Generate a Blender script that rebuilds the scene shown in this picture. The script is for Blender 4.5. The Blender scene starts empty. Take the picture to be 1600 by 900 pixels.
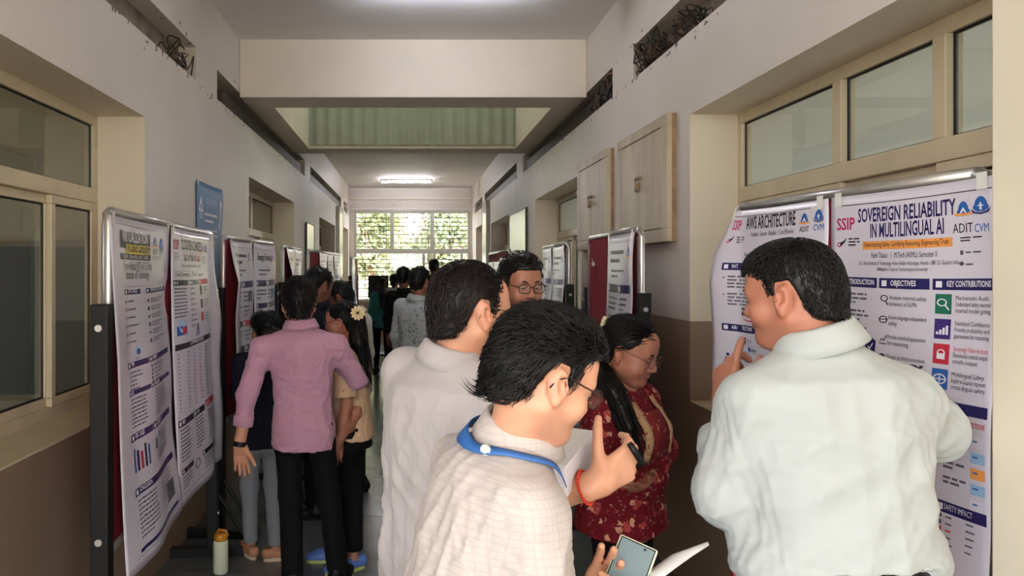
import bpy, bmesh, math, random
import numpy as np
from mathutils import Vector, Matrix
random.seed(7); RNG = np.random.default_rng(7)
scene = bpy.context.scene
COL = scene.collection

# ------------------------------------------------------------------ camera, light, exposure
cd = bpy.data.cameras.new('camera'); cam = bpy.data.objects.new('camera', cd); COL.objects.link(cam)
CAMZ, F = 1.70, 1150.0
cam.location = (0, 0, CAMZ); cam.rotation_euler = (math.pi/2, 0, 0)
cd.sensor_width = 36.0; cd.lens = 36.0*F/1600; cd.shift_x = 0.10; cd.shift_y = -30/1600
cd.clip_start = 0.02; cd.clip_end = 300
scene.camera = cam
world = bpy.data.worlds.new('sky'); scene.world = world; world.use_nodes = True
bg = world.node_tree.nodes['Background']
bg.inputs['Color'].default_value = (0.95, 0.975, 1.0, 1); bg.inputs['Strength'].default_value = 7.0
sun_d = bpy.data.lights.new('sun', 'SUN'); sun_d.energy = 13.0; sun_d.angle = 0.02; sun_d.color = (1.0, 0.95, 0.86)
sun = bpy.data.objects.new('sun', sun_d); COL.objects.link(sun); sun.location = (20, -8, 30)
sun.rotation_euler = Vector((-0.55, 0.28, -0.80)).to_track_quat('-Z', 'Y').to_euler()
vs = scene.view_settings
vs.view_transform = 'Standard'; vs.look = 'None'; vs.gamma = 1.0; vs.use_curve_mapping = False
vs.exposure = 0.76
scene.cycles.max_bounces = 8; scene.cycles.diffuse_bounces = 5; scene.cycles.glossy_bounces = 4
scene.cycles.transparent_max_bounces = 12; scene.cycles.caustics_reflective = False; scene.cycles.caustics_refractive = False
scene.cycles.sample_clamp_indirect = 6.0

def W(px, py, y):                       # a point of the place: bearing (in a 1600x900 view) and distance down the corridor
    return np.array([(px-640)/F*y, y, CAMZ-(py-420)/F*y])

# ------------------------------------------------------------------ materials
def lin(c):
    return tuple(((v/255)/12.92 if v/255 <= 0.04045 else ((v/255+0.055)/1.055)**2.4) for v in c) + (1,)
MATS = {}
class NT:
    def __init__(s, m): s.t = m.node_tree; s.n = s.t.nodes; s.b = s.n['Principled BSDF']
    def new(s, typ, **kw):
        n = s.n.new(typ)
        for k, v in kw.items():
            if k in n.inputs: n.inputs[k].default_value = v
            else: setattr(n, k, v)
        return n
    def link(s, a, b): s.t.links.new(a, b)
    def math(s, op, a, b=None, clamp=False):
        n = s.n.new('ShaderNodeMath'); n.operation = op; n.use_clamp = clamp
        for i, v in enumerate((a, b)):
            if v is None: continue
            if isinstance(v, (int, float)): n.inputs[i].default_value = v
            else: s.link(v, n.inputs[i])
        return n.outputs[0]
    def mix(s, fac, a, b, typ='MIX'):
        n = s.n.new('ShaderNodeMix'); n.data_type = 'RGBA'; n.blend_type = typ
        for k, v in ((0, fac), (6, a), (7, b)):
            if isinstance(v, (int, float, tuple)): n.inputs[k].default_value = v
            else: s.link(v, n.inputs[k])
        return n.outputs[2]
def mat(name, rgb, rough=0.6, metal=0.0, noise=0.0, nscale=12.0, bump=0.0, bscale=80.0, spec=0.5, coat=0.0, stretch=None, sheen=0.0):
    if name in MATS: return MATS[name]
    m = bpy.data.materials.new(name); m.use_nodes = True; N = NT(m); b = N.b
    c = lin(rgb); b.inputs['Base Color'].default_value = c
    b.inputs['Roughness'].default_value = rough; b.inputs['Metallic'].default_value = metal
    b.inputs['Specular IOR Level'].default_value = spec; b.inputs['Coat Weight'].default_value = coat
    b.inputs['Sheen Weight'].default_value = sheen
    geo = N.new('ShaderNodeTexCoord'); src = geo.outputs['Object']
    if stretch:
        mp = N.new('ShaderNodeMapping'); mp.inputs['Scale'].default_value = stretch; N.link(src, mp.inputs[0]); src = mp.outputs[0]
    if noise:
        t = N.new('ShaderNodeTexNoise', Scale=nscale, Detail=4.0); N.link(src, t.inputs['Vector'])
        hi = tuple(min(1, v*(1+noise)) for v in c[:3])+(1,); lo = tuple(v*(1-noise) for v in c[:3])+(1,)
        r = N.new('ShaderNodeMapRange'); r.inputs[1].default_value = 0.3; r.inputs[2].default_value = 0.7; N.link(t.outputs[0], r.inputs[0])
        N.link(N.mix(r.outputs[0], lo, hi), b.inputs['Base Color'])
    if bump:
        t = N.new('ShaderNodeTexNoise', Scale=bscale, Detail=3.0); N.link(src, t.inputs['Vector'])
        bp = N.new('ShaderNodeBump', Strength=bump, Distance=0.01); N.link(t.outputs[0], bp.inputs['Height']); N.link(bp.outputs[0], b.inputs['Normal'])
    MATS[name] = m; return m
def glass_mat(name, tint, refl=0.12, rough=0.02, opac=0.08):
    m = bpy.data.materials.new(name); m.use_nodes = True; t = m.node_tree; n = t.nodes; n.remove(n['Principled BSDF'])
    out = n['Material Output']; tr = n.new('ShaderNodeBsdfTransparent'); tr.inputs[0].default_value = tint
    gl = n.new('ShaderNodeBsdfGlossy'); gl.inputs['Roughness'].default_value = rough
    df = n.new('ShaderNodeBsdfDiffuse'); df.inputs[0].default_value = (.5, .52, .5, 1)
    lw = n.new('ShaderNodeFresnel'); lw.inputs[0].default_value = 1.5
    ad = n.new('ShaderNodeMath'); ad.operation = 'ADD'; ad.use_clamp = True; ad.inputs[1].default_value = refl; 
    ge = n.new('ShaderNodeNewGeometry'); om = n.new('ShaderNodeMath'); om.operation = 'SUBTRACT'; om.inputs[0].default_value = 1.0; t.links.new(ge.outputs['Backfacing'], om.inputs[1])
    t.links.new(lw.outputs[0], ad.inputs[0]); mu = n.new('ShaderNodeMath'); mu.operation = 'MULTIPLY'; t.links.new(ad.outputs[0], mu.inputs[0]); t.links.new(om.outputs[0], mu.inputs[1])
    m1 = n.new('ShaderNodeMixShader'); m1.inputs[0].default_value = opac; t.links.new(tr.outputs[0], m1.inputs[1]); t.links.new(df.outputs[0], m1.inputs[2])
    m2 = n.new('ShaderNodeMixShader'); t.links.new(mu.outputs[0], m2.inputs[0]); t.links.new(m1.outputs[0], m2.inputs[1]); t.links.new(gl.outputs[0], m2.inputs[2])
    t.links.new(m2.outputs[0], out.inputs[0]); MATS[name] = m; return m
def emit_mat(name, rgb, st):
    m = bpy.data.materials.new(name); m.use_nodes = True; b = m.node_tree.nodes['Principled BSDF']
    b.inputs['Base Color'].default_value = lin(rgb); b.inputs['Emission Color'].default_value = lin(rgb); b.inputs['Emission Strength'].default_value = st
    MATS[name] = m; return m

# ------------------------------------------------------------------ mesh helpers
def tag(o, label=None, cat=None, group=None, kind=None):
    if label: o['label'] = label
    if cat: o['category'] = cat
    if group: o['group'] = group
    if kind: o['kind'] = kind
    return o
def link(name, data, parent=None, loc=None):
    o = bpy.data.objects.new(name, data); COL.objects.link(o)
    if parent is not None: o.parent = parent
    if loc is not None: o.location = loc
    return o
def empty(name, loc=(0, 0, 0), parent=None):
    o = link(name, None, parent, loc); o.empty_display_size = 0.1; return o
def np_mesh(name, v, quads=None, tris=None, mats=(), smooth=True, midx=None):
    me = bpy.data.meshes.new(name); v = np.asarray(v, np.float32)
    me.vertices.add(len(v)); me.vertices.foreach_set('co', v.ravel())
    loops = []; starts = []; tot = []; n = 0
    for f, k in ((quads, 4), (tris, 3)):
        if f is None or len(f) == 0: continue
        f = np.asarray(f, np.int32); loops.append(f.ravel()); starts.append(n+np.arange(len(f))*k); tot.append(np.full(len(f), k)); n += f.size
    L = np.concatenate(loops); S = np.concatenate(starts); T = np.concatenate(tot)
    me.loops.add(len(L)); me.loops.foreach_set('vertex_index', L.astype(np.int32))
    me.polygons.add(len(S)); me.polygons.foreach_set('loop_start', S.astype(np.int32))
    if smooth: me.polygons.foreach_set('use_smooth', np.ones(len(S), bool))
    for m in mats: me.materials.append(m)
    if midx is not None: me.polygons.foreach_set('material_index', np.asarray(midx, np.int32))
    me.update(calc_edges=True); return me
class MB:                                # collects polygons, then links ONE mesh
    def __init__(s): s.v = []; s.f = []; s.mi = []
    def poly(s, pts, m=0):
        i = len(s.v); s.v += [tuple(map(float, p)) for p in pts]; s.f.append(list(range(i, i+len(pts)))); s.mi.append(m)
    def add(s, v, f, m=0):
        i = len(s.v); s.v += [tuple(map(float, p)) for p in v]
        for q in f: s.f.append([i+k for k in q]); s.mi.append(m)
    def box(s, lo, hi, m=0):
        x0, y0, z0 = lo; x1, y1, z1 = hi
        s.add([(x0,y0,z0),(x1,y0,z0),(x1,y1,z0),(x0,y1,z0),(x0,y0,z1),(x1,y0,z1),(x1,y1,z1),(x0,y1,z1)],
              [(0,3,2,1),(4,5,6,7),(0,1,5,4),(1,2,6,5),(2,3,7,6),(3,0,4,7)], m)
    def obox(s, c, ax, ay, az, m=0):     # oriented box: centre and three half-axis vectors
        c, ax, ay, az = map(np.asarray, (c, ax, ay, az)); P = []
        for k in (-1, 1):
            for i, j in ((-1,-1),(1,-1),(1,1),(-1,1)): P.append(c+i*ax+j*ay+k*az)
        s.add(P, [(0,3,2,1),(4,5,6,7),(0,1,5,4),(1,2,6,5),(2,3,7,6),(3,0,4,7)], m)
    def tube(s, pts, r, n=8, m=0, cap=True):
        pts = [np.asarray(p, float) for p in pts]; rs = r if hasattr(r, '__len__') else [r]*len(pts); rings = []
        up = np.array([0., 0, 1])
        for i, p in enumerate(pts):
            d = pts[min(i+1, len(pts)-1)]-pts[max(i-1, 0)]; d = d/(np.linalg.norm(d)+1e-9)
            a = np.cross(d, up)
            if np.linalg.norm(a) < 0.1: a = np.cross(d, (1., 0, 0))
            a /= np.linalg.norm(a); b = np.cross(d, a)
            rings.append([p+rs[i]*(a*math.cos(t)+b*math.sin(t)) for t in np.arange(n)*2*math.pi/n])
        V = [q for R in rings for q in R]; Fc = []
        for i in range(len(pts)-1):
            for k in range(n): Fc.append((i*n+k, i*n+(k+1) % n, (i+1)*n+(k+1) % n, (i+1)*n+k))
        if cap: Fc += [tuple(range(n-1, -1, -1)), tuple((len(pts)-1)*n+k for k in range(n))]
        s.add(V, Fc, m)
    def lathe(s, c, prof, n=20, m=0, axis=None):
        V = []; Fc = []
        for r, z in prof: V += [(c[0]+r*math.cos(t), c[1]+r*math.sin(t), c[2]+z) for t in np.arange(n)*2*math.pi/n]
        for i in range(len(prof)-1):
            for k in range(n): Fc.append((i*n+k, i*n+(k+1) % n, (i+1)*n+(k+1) % n, (i+1)*n+k))
        Fc += [tuple(range(n-1, -1, -1)), tuple((len(prof)-1)*n+k for k in range(n))]
        s.add(V, Fc, m)
    def build(s, name, mats, parent=None, base=(0, 0, 0), smooth=False, bevel=0.0, loc=None):
        me = bpy.data.meshes.new(name); b = np.asarray(base, float)
        me.from_pydata([tuple(np.array(p)-b) for p in s.v], [], s.f)
        for m in (mats if isinstance(mats, (list, tuple)) else [mats]): me.materials.append(m)
        me.polygons.foreach_set('material_index', s.mi)
        if smooth: me.polygons.foreach_set('use_smooth', [True]*len(s.f))
        me.update()
        if parent is None and loc is None: loc = tuple(b)
        o = link(name, me, parent, loc)
        if bevel:
            md = o.modifiers.new('edge', 'BEVEL'); md.width = bevel; md.segments = 2; md.limit_method = 'ANGLE'
        return o
def box_obj(name, lo, hi, m, parent=None, base=(0, 0, 0), bevel=0.0):
    b = MB(); b.box(lo, hi); return b.build(name, m, parent, base, bevel=bevel)
def nrm(v): v = np.asarray(v, float); return v/(np.linalg.norm(v)+1e-12)
def arr(*a): return np.array(a, float)
# ------------------------------------------------------------------ materials of the place
XL, XR, CEIL, YEND, YBACK = -1.41, 1.47, 3.60, 17.25, -3.4
def wall_material():
    m = bpy.data.materials.new('plaster'); m.use_nodes = True; N = NT(m); MATS['plaster'] = m
    g = N.new('ShaderNodeNewGeometry'); sp = N.new('ShaderNodeSeparateXYZ'); N.link(g.outputs['Position'], sp.inputs[0])
    z = sp.outputs['Z']
    n1 = N.new('ShaderNodeTexNoise', Scale=1.3, Detail=5.0); N.link(g.outputs['Position'], n1.inputs['Vector'])
    white = N.mix(n1.outputs[0], lin((199, 191, 181)), lin((224, 217, 208)))
    brown = N.mix(n1.outputs[0], lin((126, 104, 86)), lin((150, 127, 108)))
    dado = N.math('LESS_THAN', z, 1.425)
    nx = N.new('ShaderNodeSeparateXYZ'); N.link(g.outputs['True Normal'], nx.inputs[0])
    reveal = N.math('MULTIPLY', N.math('LESS_THAN', N.math('ABSOLUTE', nx.outputs['X']), 0.5), N.math('LESS_THAN', z, 2.6))   # window reveals are painted cream
    white = N.mix(reveal, white, lin((222, 210, 190)))
    base = N.mix(dado, white, brown)
    # drilled holes and knocked-off paint along the cable slots
    v = N.new('ShaderNodeTexVoronoi', Scale=9.0, Randomness=1.0); N.link(g.outputs['Position'], v.inputs['Vector'])
    n2 = N.new('ShaderNodeTexNoise', Scale=22.0, Detail=3.0); N.link(g.outputs['Position'], n2.inputs['Vector'])
    d = N.math('ADD', v.outputs['Distance'], N.math('MULTIPLY', N.math('SUBTRACT', n2.outputs[0], 0.5), 0.25))
    spot = N.math('LESS_THAN', d, 0.10)
    def band(c, w): return N.math('LESS_THAN', N.math('ABSOLUTE', N.math('SUBTRACT', z, c)), w)
    bands = N.math('MAXIMUM', band(2.905, 0.045), band(3.185, 0.04))
    n3 = N.new('ShaderNodeTexNoise', Scale=14.0, Detail=4.0); N.link(g.outputs['Position'], n3.inputs['Vector'])
    smear = N.math('MULTIPLY', N.math('GREATER_THAN', n3.outputs[0], 0.63), band(2.93, 0.018))
    dirt = N.math('MAXIMUM', N.math('MULTIPLY', spot, bands), smear)
    N.link(N.mix(dirt, base, lin((70, 62, 56))), N.b.inputs['Base Color'])
    N.b.inputs['Roughness'].default_value = 0.55
    n4 = N.new('ShaderNodeTexNoise', Scale=40.0, Detail=4.0); N.link(g.outputs['Position'], n4.inputs['Vector'])
    bp = N.new('ShaderNodeBump', Strength=0.12, Distance=0.01); N.link(n4.outputs[0], bp.inputs['Height']); N.link(bp.outputs[0], N.b.inputs['Normal'])
    return m
M_WALL = wall_material()
M_CREAM = mat('cream_paint', (226, 216, 196), 0.55, noise=0.06, nscale=2, bump=0.08, bscale=40)
M_CEIL = mat('ceiling_paint', (232, 228, 228), 0.7, noise=0.05, nscale=1.2)
M_BEAM = mat('beam_paint', (222, 212, 197), 0.6, noise=0.05, nscale=2, bump=0.08, bscale=30)
M_PFRAME = mat('cream_aluminium', (205, 190, 160), 0.4, noise=0.07, nscale=6)
M_GASKET = mat('black_gasket', (18, 18, 16), 0.7)
M_GLASS = glass_mat('window_glass', (0.93, 0.95, 0.935, 1), 0.06)
M_FARGLASS = glass_mat('far_glass', (0.97, 0.98, 0.97, 1), 0.02, opac=0.02)
M_ALU = mat('aluminium', (190, 187, 184), 0.35, metal=0.8, noise=0.05, nscale=20)
M_BLACK = mat('black_paint', (10, 10, 11), 0.5, spec=0.3)
M_MAROON = mat('maroon_felt', (132, 14, 40), 0.9, bump=0.25, bscale=500)
M_SLOT = mat('dusty_concrete', (120, 110, 98), 0.9, noise=0.35, nscale=9, bump=0.3, bscale=60)
M_CABLE = mat('dark_cable', (38, 33, 30), 0.6)
M_CABLE2 = mat('brown_cable', (96, 66, 48), 0.6)
M_WHITE = mat('white_paint', (222, 220, 215), 0.5)
M_GREEN = mat('green_sheet', (146, 150, 134), 0.5, noise=0.1, nscale=3)

# ------------------------------------------------------------------ floor: polished dark stone slabs
fl = tag(link('floor', None), kind='structure')
me_base = MB(); me_base.box((XL-0.35, YBACK, -0.15), (XR+0.35, YEND+0.3, -0.012)); me_base.build('floor_bed', mat('grout', (48, 50, 50), 0.8), fl)
def tile_material():
    m = bpy.data.materials.new('polished_stone'); m.use_nodes = True; N = NT(m)
    g = N.new('ShaderNodeNewGeometry'); oi = N.new('ShaderNodeObjectInfo')
    n = N.new('ShaderNodeTexNoise', Scale=5.0, Detail=8.0); N.link(g.outputs['Position'], n.inputs['Vector'])
    c = N.mix(n.outputs[0], lin((70, 74, 76)), lin((112, 116, 116)))
    c = N.mix(N.math('MULTIPLY', oi.outputs['Random'], 0.25), c, lin((70, 74, 78)))
    N.link(c, N.b.inputs['Base Color']); N.b.inputs['Roughness'].default_value = 0.17
    r = N.new('ShaderNodeMapRange'); r.inputs[3].default_value = 0.10; r.inputs[4].default_value = 0.26; N.link(n.outputs[0], r.inputs[0]); N.link(r.outputs[0], N.b.inputs['Roughness'])
    return m
M_TILE = tile_material()
tw, tl = (XR-XL)/3, 0.94
tb = MB(); tb.box((-tw/2+0.002, -tl/2+0.002, -0.03), (tw/2-0.002, tl/2-0.002, 0)); tile_me = None
for j in range(int((YEND-YBACK)/tl)+1):
    for i in range(3):
        c = (XL+tw*(i+0.5), YBACK+tl*(j+0.5), 0)
        if tile_me is None:
            o = tb.build('floor_tile', M_TILE, fl, loc=c); tile_me = o.data
        else: link('floor_tile', tile_me, fl, c)

# ------------------------------------------------------------------ walls with window, door and cable-slot openings
WIN_L = [(1.35, 3.92), (6.46, 9.0), (11.5, 13.9)]; WIN_R = [(1.55, 3.86), (6.3, 8.6), (10.9, 13.3)]
DOOR_L = (15.45, 16.9); DOOR_R = (14.75, 16.3)
SLOT_L = [(0.6, 4.855), (5.39, 9.9), (10.46, 15.15), (15.75, 16.8)]; SLOT_R = [(0.6, 4.83), (5.33, 9.55), (10.1, 14.4), (14.85, 16.6)]
WZ0, WZ1, SZ0, SZ1 = 1.0, 2.51, 2.945, 3.16
def slab_with_holes(mb, x0, x1, ylim, zlim, holes):
    ys = sorted({ylim[0], ylim[1], *[h[0] for h in holes], *[h[1] for h in holes]}); zs = sorted({zlim[0], zlim[1], *[h[2] for h in holes], *[h[3] for h in holes]})
    for a, b in zip(ys, ys[1:]):
        for c, d in zip(zs, zs[1:]):
            my, mz = (a+b)/2, (c+d)/2
            if any(h[0] < my < h[1] and h[2] < mz < h[3] for h in holes): continue
            mb.box((x0, a, c), (x1, b, d))
def side_wall(name, xin, sgn, wins, door, slots, y0=-0.2):
    big = [(a, b, WZ0, WZ1) for a, b in wins]+[(door[0], door[1], -0.1, 2.6)]
    mb = MB()
    f0, f1 = sorted((xin, xin+sgn*0.13)); b0, b1 = sorted((xin+sgn*0.13, xin+sgn*0.30))
    slab_with_holes(mb, f0, f1, (y0, YEND), (-0.05, 4.4), big+[(a, b, SZ0, SZ1) for a, b in slots])
    slab_with_holes(mb, b0, b1, (y0, YEND), (-0.05, 4.4), big)
    return tag(mb.build(name, M_WALL), kind='structure')
wall_l = side_wall('wall_left', XL, -1, WIN_L, DOOR_L, SLOT_L)
wall_r = side_wall('wall_right', XR, 1, WIN_R, DOOR_R, SLOT_R, -1.4)
mb = MB()
for a, b, c, d in ((XL-.3, -1.0, 0, 4.4), (.9, XR+.3, 0, 4.4), (-1.0, .9, 2.5, 4.4)): mb.box((a, YBACK-.2, c), (b, YBACK, d))
tag(mb.build('wall_back_added', M_CREAM), kind='structure')  # unseen wall added to cut daylight from behind; its doorway lets some through
mb = MB(); slab_holes = [(-1.305, 1.42, 0.94, 3.05)]
for a, b, c, d in [(XL-.3, -1.305, 0, 4.4), (1.42, XR+.3, 0, 4.4), (-1.305, 1.42, 0, 0.94), (-1.305, 1.42, 3.05, 4.4)]: mb.box((a, YEND, c), (b, YEND+0.25, d))
tag(mb.build('wall_end', M_WALL), kind='structure')
tag(box_obj('trim_1', (XL, YEND-0.06, 3.32), (XR, YEND, 3.36), M_BEAM), kind='structure')
tag(box_obj('trim_2', (XL, YEND-0.03, 3.08), (XR, YEND, 3.12), M_WHITE), kind='structure')
# near pier projecting on the right
tag(box_obj('wall_pier', (1.30, 0.75, 0), (XR, 1.646, CEIL), M_CREAM, bevel=0.006), kind='structure')
# ceiling: two slabs with the light well between the beams
mb = MB(); mb.box((XL-.3, YBACK, CEIL), (XR+.3, 6.1, CEIL+.2)); mb.box((XL-.3, 9.07, CEIL), (XR+.3, YEND, CEIL+.2))
ce = tag(mb.build('ceiling', M_CEIL), kind='structure')
def beam(name, y0, y1, z0=3.12, z1=4.4): return tag(box_obj(name, (XL, y0, z0), (XR, y1, z1), M_BEAM, bevel=0.008), kind='structure')
beam('trim_3', 6.1, 6.5); beam('trim_4', 8.7, 9.07)
for k, (a, b) in enumerate(((XL, -1.19), (1.25, XR))):
    tag(box_obj('trim_%d' % (5+k), (a, 6.5, 3.12), (b, 8.7, 4.4), M_BEAM), kind='structure')
# ribbed greenish sheet on the far side of the light well and over it
mb = MB(); n = 120
def rib(t): return 0.012*math.sin(t*2*math.pi*17)
xs = np.linspace(-1.19, 1.25, n+1)
for i in range(n):
    t0, t1 = i/n, (i+1)/n
    mb.add([(xs[i], 8.675+rib(t0), 3.16), (xs[i+1], 8.675+rib(t1), 3.16), (xs[i+1], 8.675+rib(t1), 4.35), (xs[i], 8.675+rib(t0), 4.35)], [(0, 1, 2, 3)])
rs = mb.build('trim_7', M_GREEN, smooth=True); tag(rs, kind='structure')
sk = bpy.data.materials.new('skylight_sheet'); sk.use_nodes = True; t = sk.node_tree; t.nodes.remove(t.nodes['Principled BSDF'])
tr = t.nodes.new('ShaderNodeBsdfTranslucent'); tr.inputs[0].default_value = (0.085, 0.09, 0.076, 1); t.links.new(tr.outputs[0], t.nodes['Material Output'].inputs[0])
mb = MB()
for i in range(n):
    t0, t1 = i/n, (i+1)/n
    mb.add([(xs[i], 6.5, 4.4+rib(t0)), (xs[i+1], 6.5, 4.4+rib(t1)), (xs[i+1], 8.7, 4.4+rib(t1)), (xs[i], 8.7, 4.4+rib(t0))], [(0, 1, 2, 3)])
tag(mb.build('window_skylight', sk, smooth=True), kind='structure')
# backs of the slots are dusty concrete liners
for s, slots, xin in ((-1, SLOT_L, XL), (1, SLOT_R, XR)):
    for a, b in slots:
        x0, x1 = sorted((xin+s*0.125, xin+s*0.131)); tag(box_obj('trim_slot', (x0, a, SZ0), (x1, b, SZ1), M_SLOT), kind='structure')
        if a > 5: # dark trunking running inside the slots
            x0, x1 = sorted((xin+s*0.03, xin+s*0.125)); d = box_obj('trim_trunking', (x0, a+0.25, SZ0+0.004), (x1, b-0.05, SZ0+0.13), mat('trunking', (62, 54, 50), 0.6, noise=0.3, nscale=5)); tag(d, kind='structure')

# ------------------------------------------------------------------ side windows
def side_window(name, xin, sgn, y0, y1, mull, sash_split, zt=2.09):
    root = tag(link(name, None), kind='structure'); xf = xin+sgn*0.25
    def bar(nm, ya, yb, za, zb, dx0=0.0, dx1=0.05, m=M_PFRAME):
        x0, x1 = sorted((xf+sgn*dx0, xf+sgn*dx1)); return box_obj(nm, (x0, ya, za), (x1, yb, zb), m, root, bevel=0.004)
    bar('frame_head', y0, y1, WZ1-0.055, WZ1); bar('frame_sill', y0, y1, WZ0, WZ0+0.06)
    bar('frame_jamb', y0, y0+0.05, WZ0+.06, WZ1-.055); bar('frame_jamb', y1-0.05, y1, WZ0+.06, WZ1-.055)
    bar('transom', y0+.05, y1-.05, zt-0.045, zt+0.03, -0.012, 0.05)
    def pane(ya, yb, za, zb, dx, sash=True):
        if sash:
            w = 0.042
            for p in ((ya, yb, za, za+w), (ya, yb, zb-w, zb), (ya, ya+w, za+w, zb-w), (yb-w, yb, za+w, zb-w)): bar('sash_rail', *p, dx-0.014, dx+0.014)
            ya, yb, za, zb = ya+w, yb-w, za+w, zb-w
        g = 0.008
        for p in ((ya, yb, za, za+g), (ya, yb, zb-g, zb), (ya, ya+g, za+g, zb-g), (yb-g, yb, za+g, zb-g)):
            x0, x1 = sorted((xf+sgn*(dx-.004), xf+sgn*(dx+.006))); box_obj('gasket', (x0, p[0], p[2]), (x1, p[1], p[3]), M_GASKET, root)
        x0, x1 = sorted((xf+sgn*(dx-.002), xf+sgn*(dx+.003))); box_obj('pane', (x0, ya+g*.5, za+g*.5), (x1, yb-g*.5, zb-g*.5), M_GLASS, root)
    e = [y0+.05]+mull+[y1-.05]
    for k, ym in enumerate(mull): bar('mullion', ym-0.03, ym+0.03, zt+0.03, WZ1-.055, -0.01, 0.05)
    for a, b in zip(e, e[1:]): pane(a+(0.03 if a in mull else 0), b-(0.03 if b in mull else 0), zt+0.03, WZ1-.055, 0.02, False)
    s = [y0+.05]+sash_split+[y1-.05]
    for k, (a, b) in enumerate(zip(s, s[1:])): pane(a-(0.02 if k else 0), b+(0.02 if k < len(s)-2 else 0), WZ0+.06, zt-.045, 0.008+0.028*(k % 2))
    bar('sill_board', y0, y1, WZ0-0.0, WZ0+0.012, -0.25, 0.0, M_PFRAME)
side_window('window_1', XL, -1, *WIN_L[0], [2.35], [2.42, 3.42])
side_window('window_2', XL, -1, *WIN_L[1], [7.7], [7.3, 8.15])
side_window('window_3', XL, -1, *WIN_L[2], [12.7], [12.3, 13.1])
side_window('window_4', XR, 1, *WIN_R[0], [2.38, 2.95], [2.38, 2.95])
side_window('window_5', XR, 1, *WIN_R[1], [6.9, 7.45], [7.05, 7.75])
side_window('window_6', XR, 1, *WIN_R[2], [11.7, 12.5], [11.7, 12.5])
# doors near the end of the corridor
M_DOOR = mat('door_paint', (150, 142, 126), 0.5, noise=0.08, nscale=4)
def side_door(name, xin, sgn, y0, y1):
    root = tag(link(name, None), kind='structure'); x = xin+sgn*0.2
    def b(nm, ya, yb, za, zb, d0, d1, m):
        x0, x1 = sorted((x+sgn*d0, x+sgn*d1)); return box_obj(nm, (x0, ya, za), (x1, yb, zb), m, root, bevel=0.004)
    b('door_frame', y0, y0+.06, 0, 2.6, -.02, .08, M_PFRAME); b('door_frame', y1-.06, y1, 0, 2.6, -.02, .08, M_PFRAME); b('door_head', y0+.06, y1-.06, 2.54, 2.6, -.02, .08, M_PFRAME)
    ym = (y0+y1)/2
    for a, c in ((y0+.06, ym-.003), (ym+.003, y1-.06)):
        b('door_leaf', a, c, 0.01, 2.1, 0.0, .04, M_DOOR); b('door_panel', a+.1, c-.1, 1.1, 1.95, -.006, 0, M_DOOR); b('door_panel', a+.1, c-.1, 0.2, 0.95, -.006, 0, M_DOOR)
    b('fanlight', y0+.06, y1-.06, 2.1, 2.54, 0.01, .02, M_DOOR)
side_door('door_1', XL, -1, *DOOR_L); side_door('door_2', XR, 1, *DOOR_R)

# ------------------------------------------------------------------ end window with a barred grille
root = tag(link('window_7', None), kind='structure')
M_EFR = mat('pale_frame', (190, 188, 178), 0.5)
def eb(nm, xa, xb, za, zb, ya=YEND+.02, yb=YEND+.10, m=M_EFR): return box_obj(nm, (xa, ya, za), (xb, yb, zb), m, root)
X0, X1, Z0, Z1 = -1.305, 1.42, .94, 3.05
eb('frame_rail', X0, X1, Z1-.05, Z1); eb('frame_rail', X0, X1, Z0, Z0+.05); eb('frame_jamb', X0, X0+.06, Z0+.05, Z1-.05); eb('frame_jamb', X1-.06, X1, Z0+.05, Z1-.05)
eb('transom', X0+.06, X1-.06, 2.06, 2.17)
for x in (-.41, .53): eb('mullion', x-.045, x+.045, 2.17, Z1-.05)
for x in (.33, .58, 1.22): eb('mullion', x-.03, x+.03, Z0+.05, 2.06)
for a, b in ((X0+.06, -.455), (-.365, .485), (.575, X1-.06)): eb('pane', a, b, 2.17, Z1-.05, YEND+.06, YEND+.064, M_FARGLASS)
for a, b in ((X0+.06, .30), (.36, .55), (.61, 1.19), (1.25, X1-.06)): eb('pane', a, b, Z0+.05, 2.06, YEND+.06, YEND+.064, M_FARGLASS)
M_BAR = mat('grille_iron', (70, 62, 56), 0.6)
z = Z0+.10
while z < Z1-.06:
    if not 2.0 < z < 2.2: eb('grille_bar', X0+.02, X1-.02, z-.009, z+.009, YEND+.17, YEND+.188, M_BAR)
    z += 0.098
for x in np.arange(X0+.25, X1, .5): eb('grille_upright', x-.006, x+.006, Z0, Z1, YEND+.19, YEND+.202, M_BAR)

# ------------------------------------------------------------------ rooms on both sides, with daylight from their own outer windows
M_ROOM = mat('room_paint', (205, 196, 165), 0.7, noise=0.05, nscale=1)
M_ROOM2 = mat('room_paint_white', (214, 216, 212), 0.7, noise=0.04, nscale=1)
def side_room(name, x0, x1, m, win, z0, z1):
    mb = MB(); xi, xo = x0, x1
    lo, hi = sorted((xi, xo)); ox0, ox1 = sorted((xo, xo+math.copysign(.2, xo-xi)))
    mb.box((lo, -.6, 3.2), (hi, 14.6, 3.4)); mb.box((lo, -.6, -.2), (hi, 14.6, -.01))
    for y in (-.6, 5.0, 9.7, 14.4): mb.box((lo, y, 0), (hi, y+.15, 3.2))
    slab_with_holes(mb, ox0, ox1, (-.6, 14.6), (-.2, 3.4), [(a, b, z0, z1) for a, b in win])
    for y in (2.2, 7.4, 12.2): mb.box((lo, y, 2.75), (hi, y+.3, 3.2))
    tag(mb.build(name, m), kind='structure')
side_room('wall_room_left', XL-.31, -6.6, M_ROOM, [(1.7, 2.9), (7.0, 7.9), (11.7, 12.5)], 1.4, 2.3)
side_room('wall_room_right', XR+.31, 6.6, M_ROOM2, [(1.2, 3.6), (6.6, 8.4), (11.3, 12.9)], 1.0, 2.5)
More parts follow.
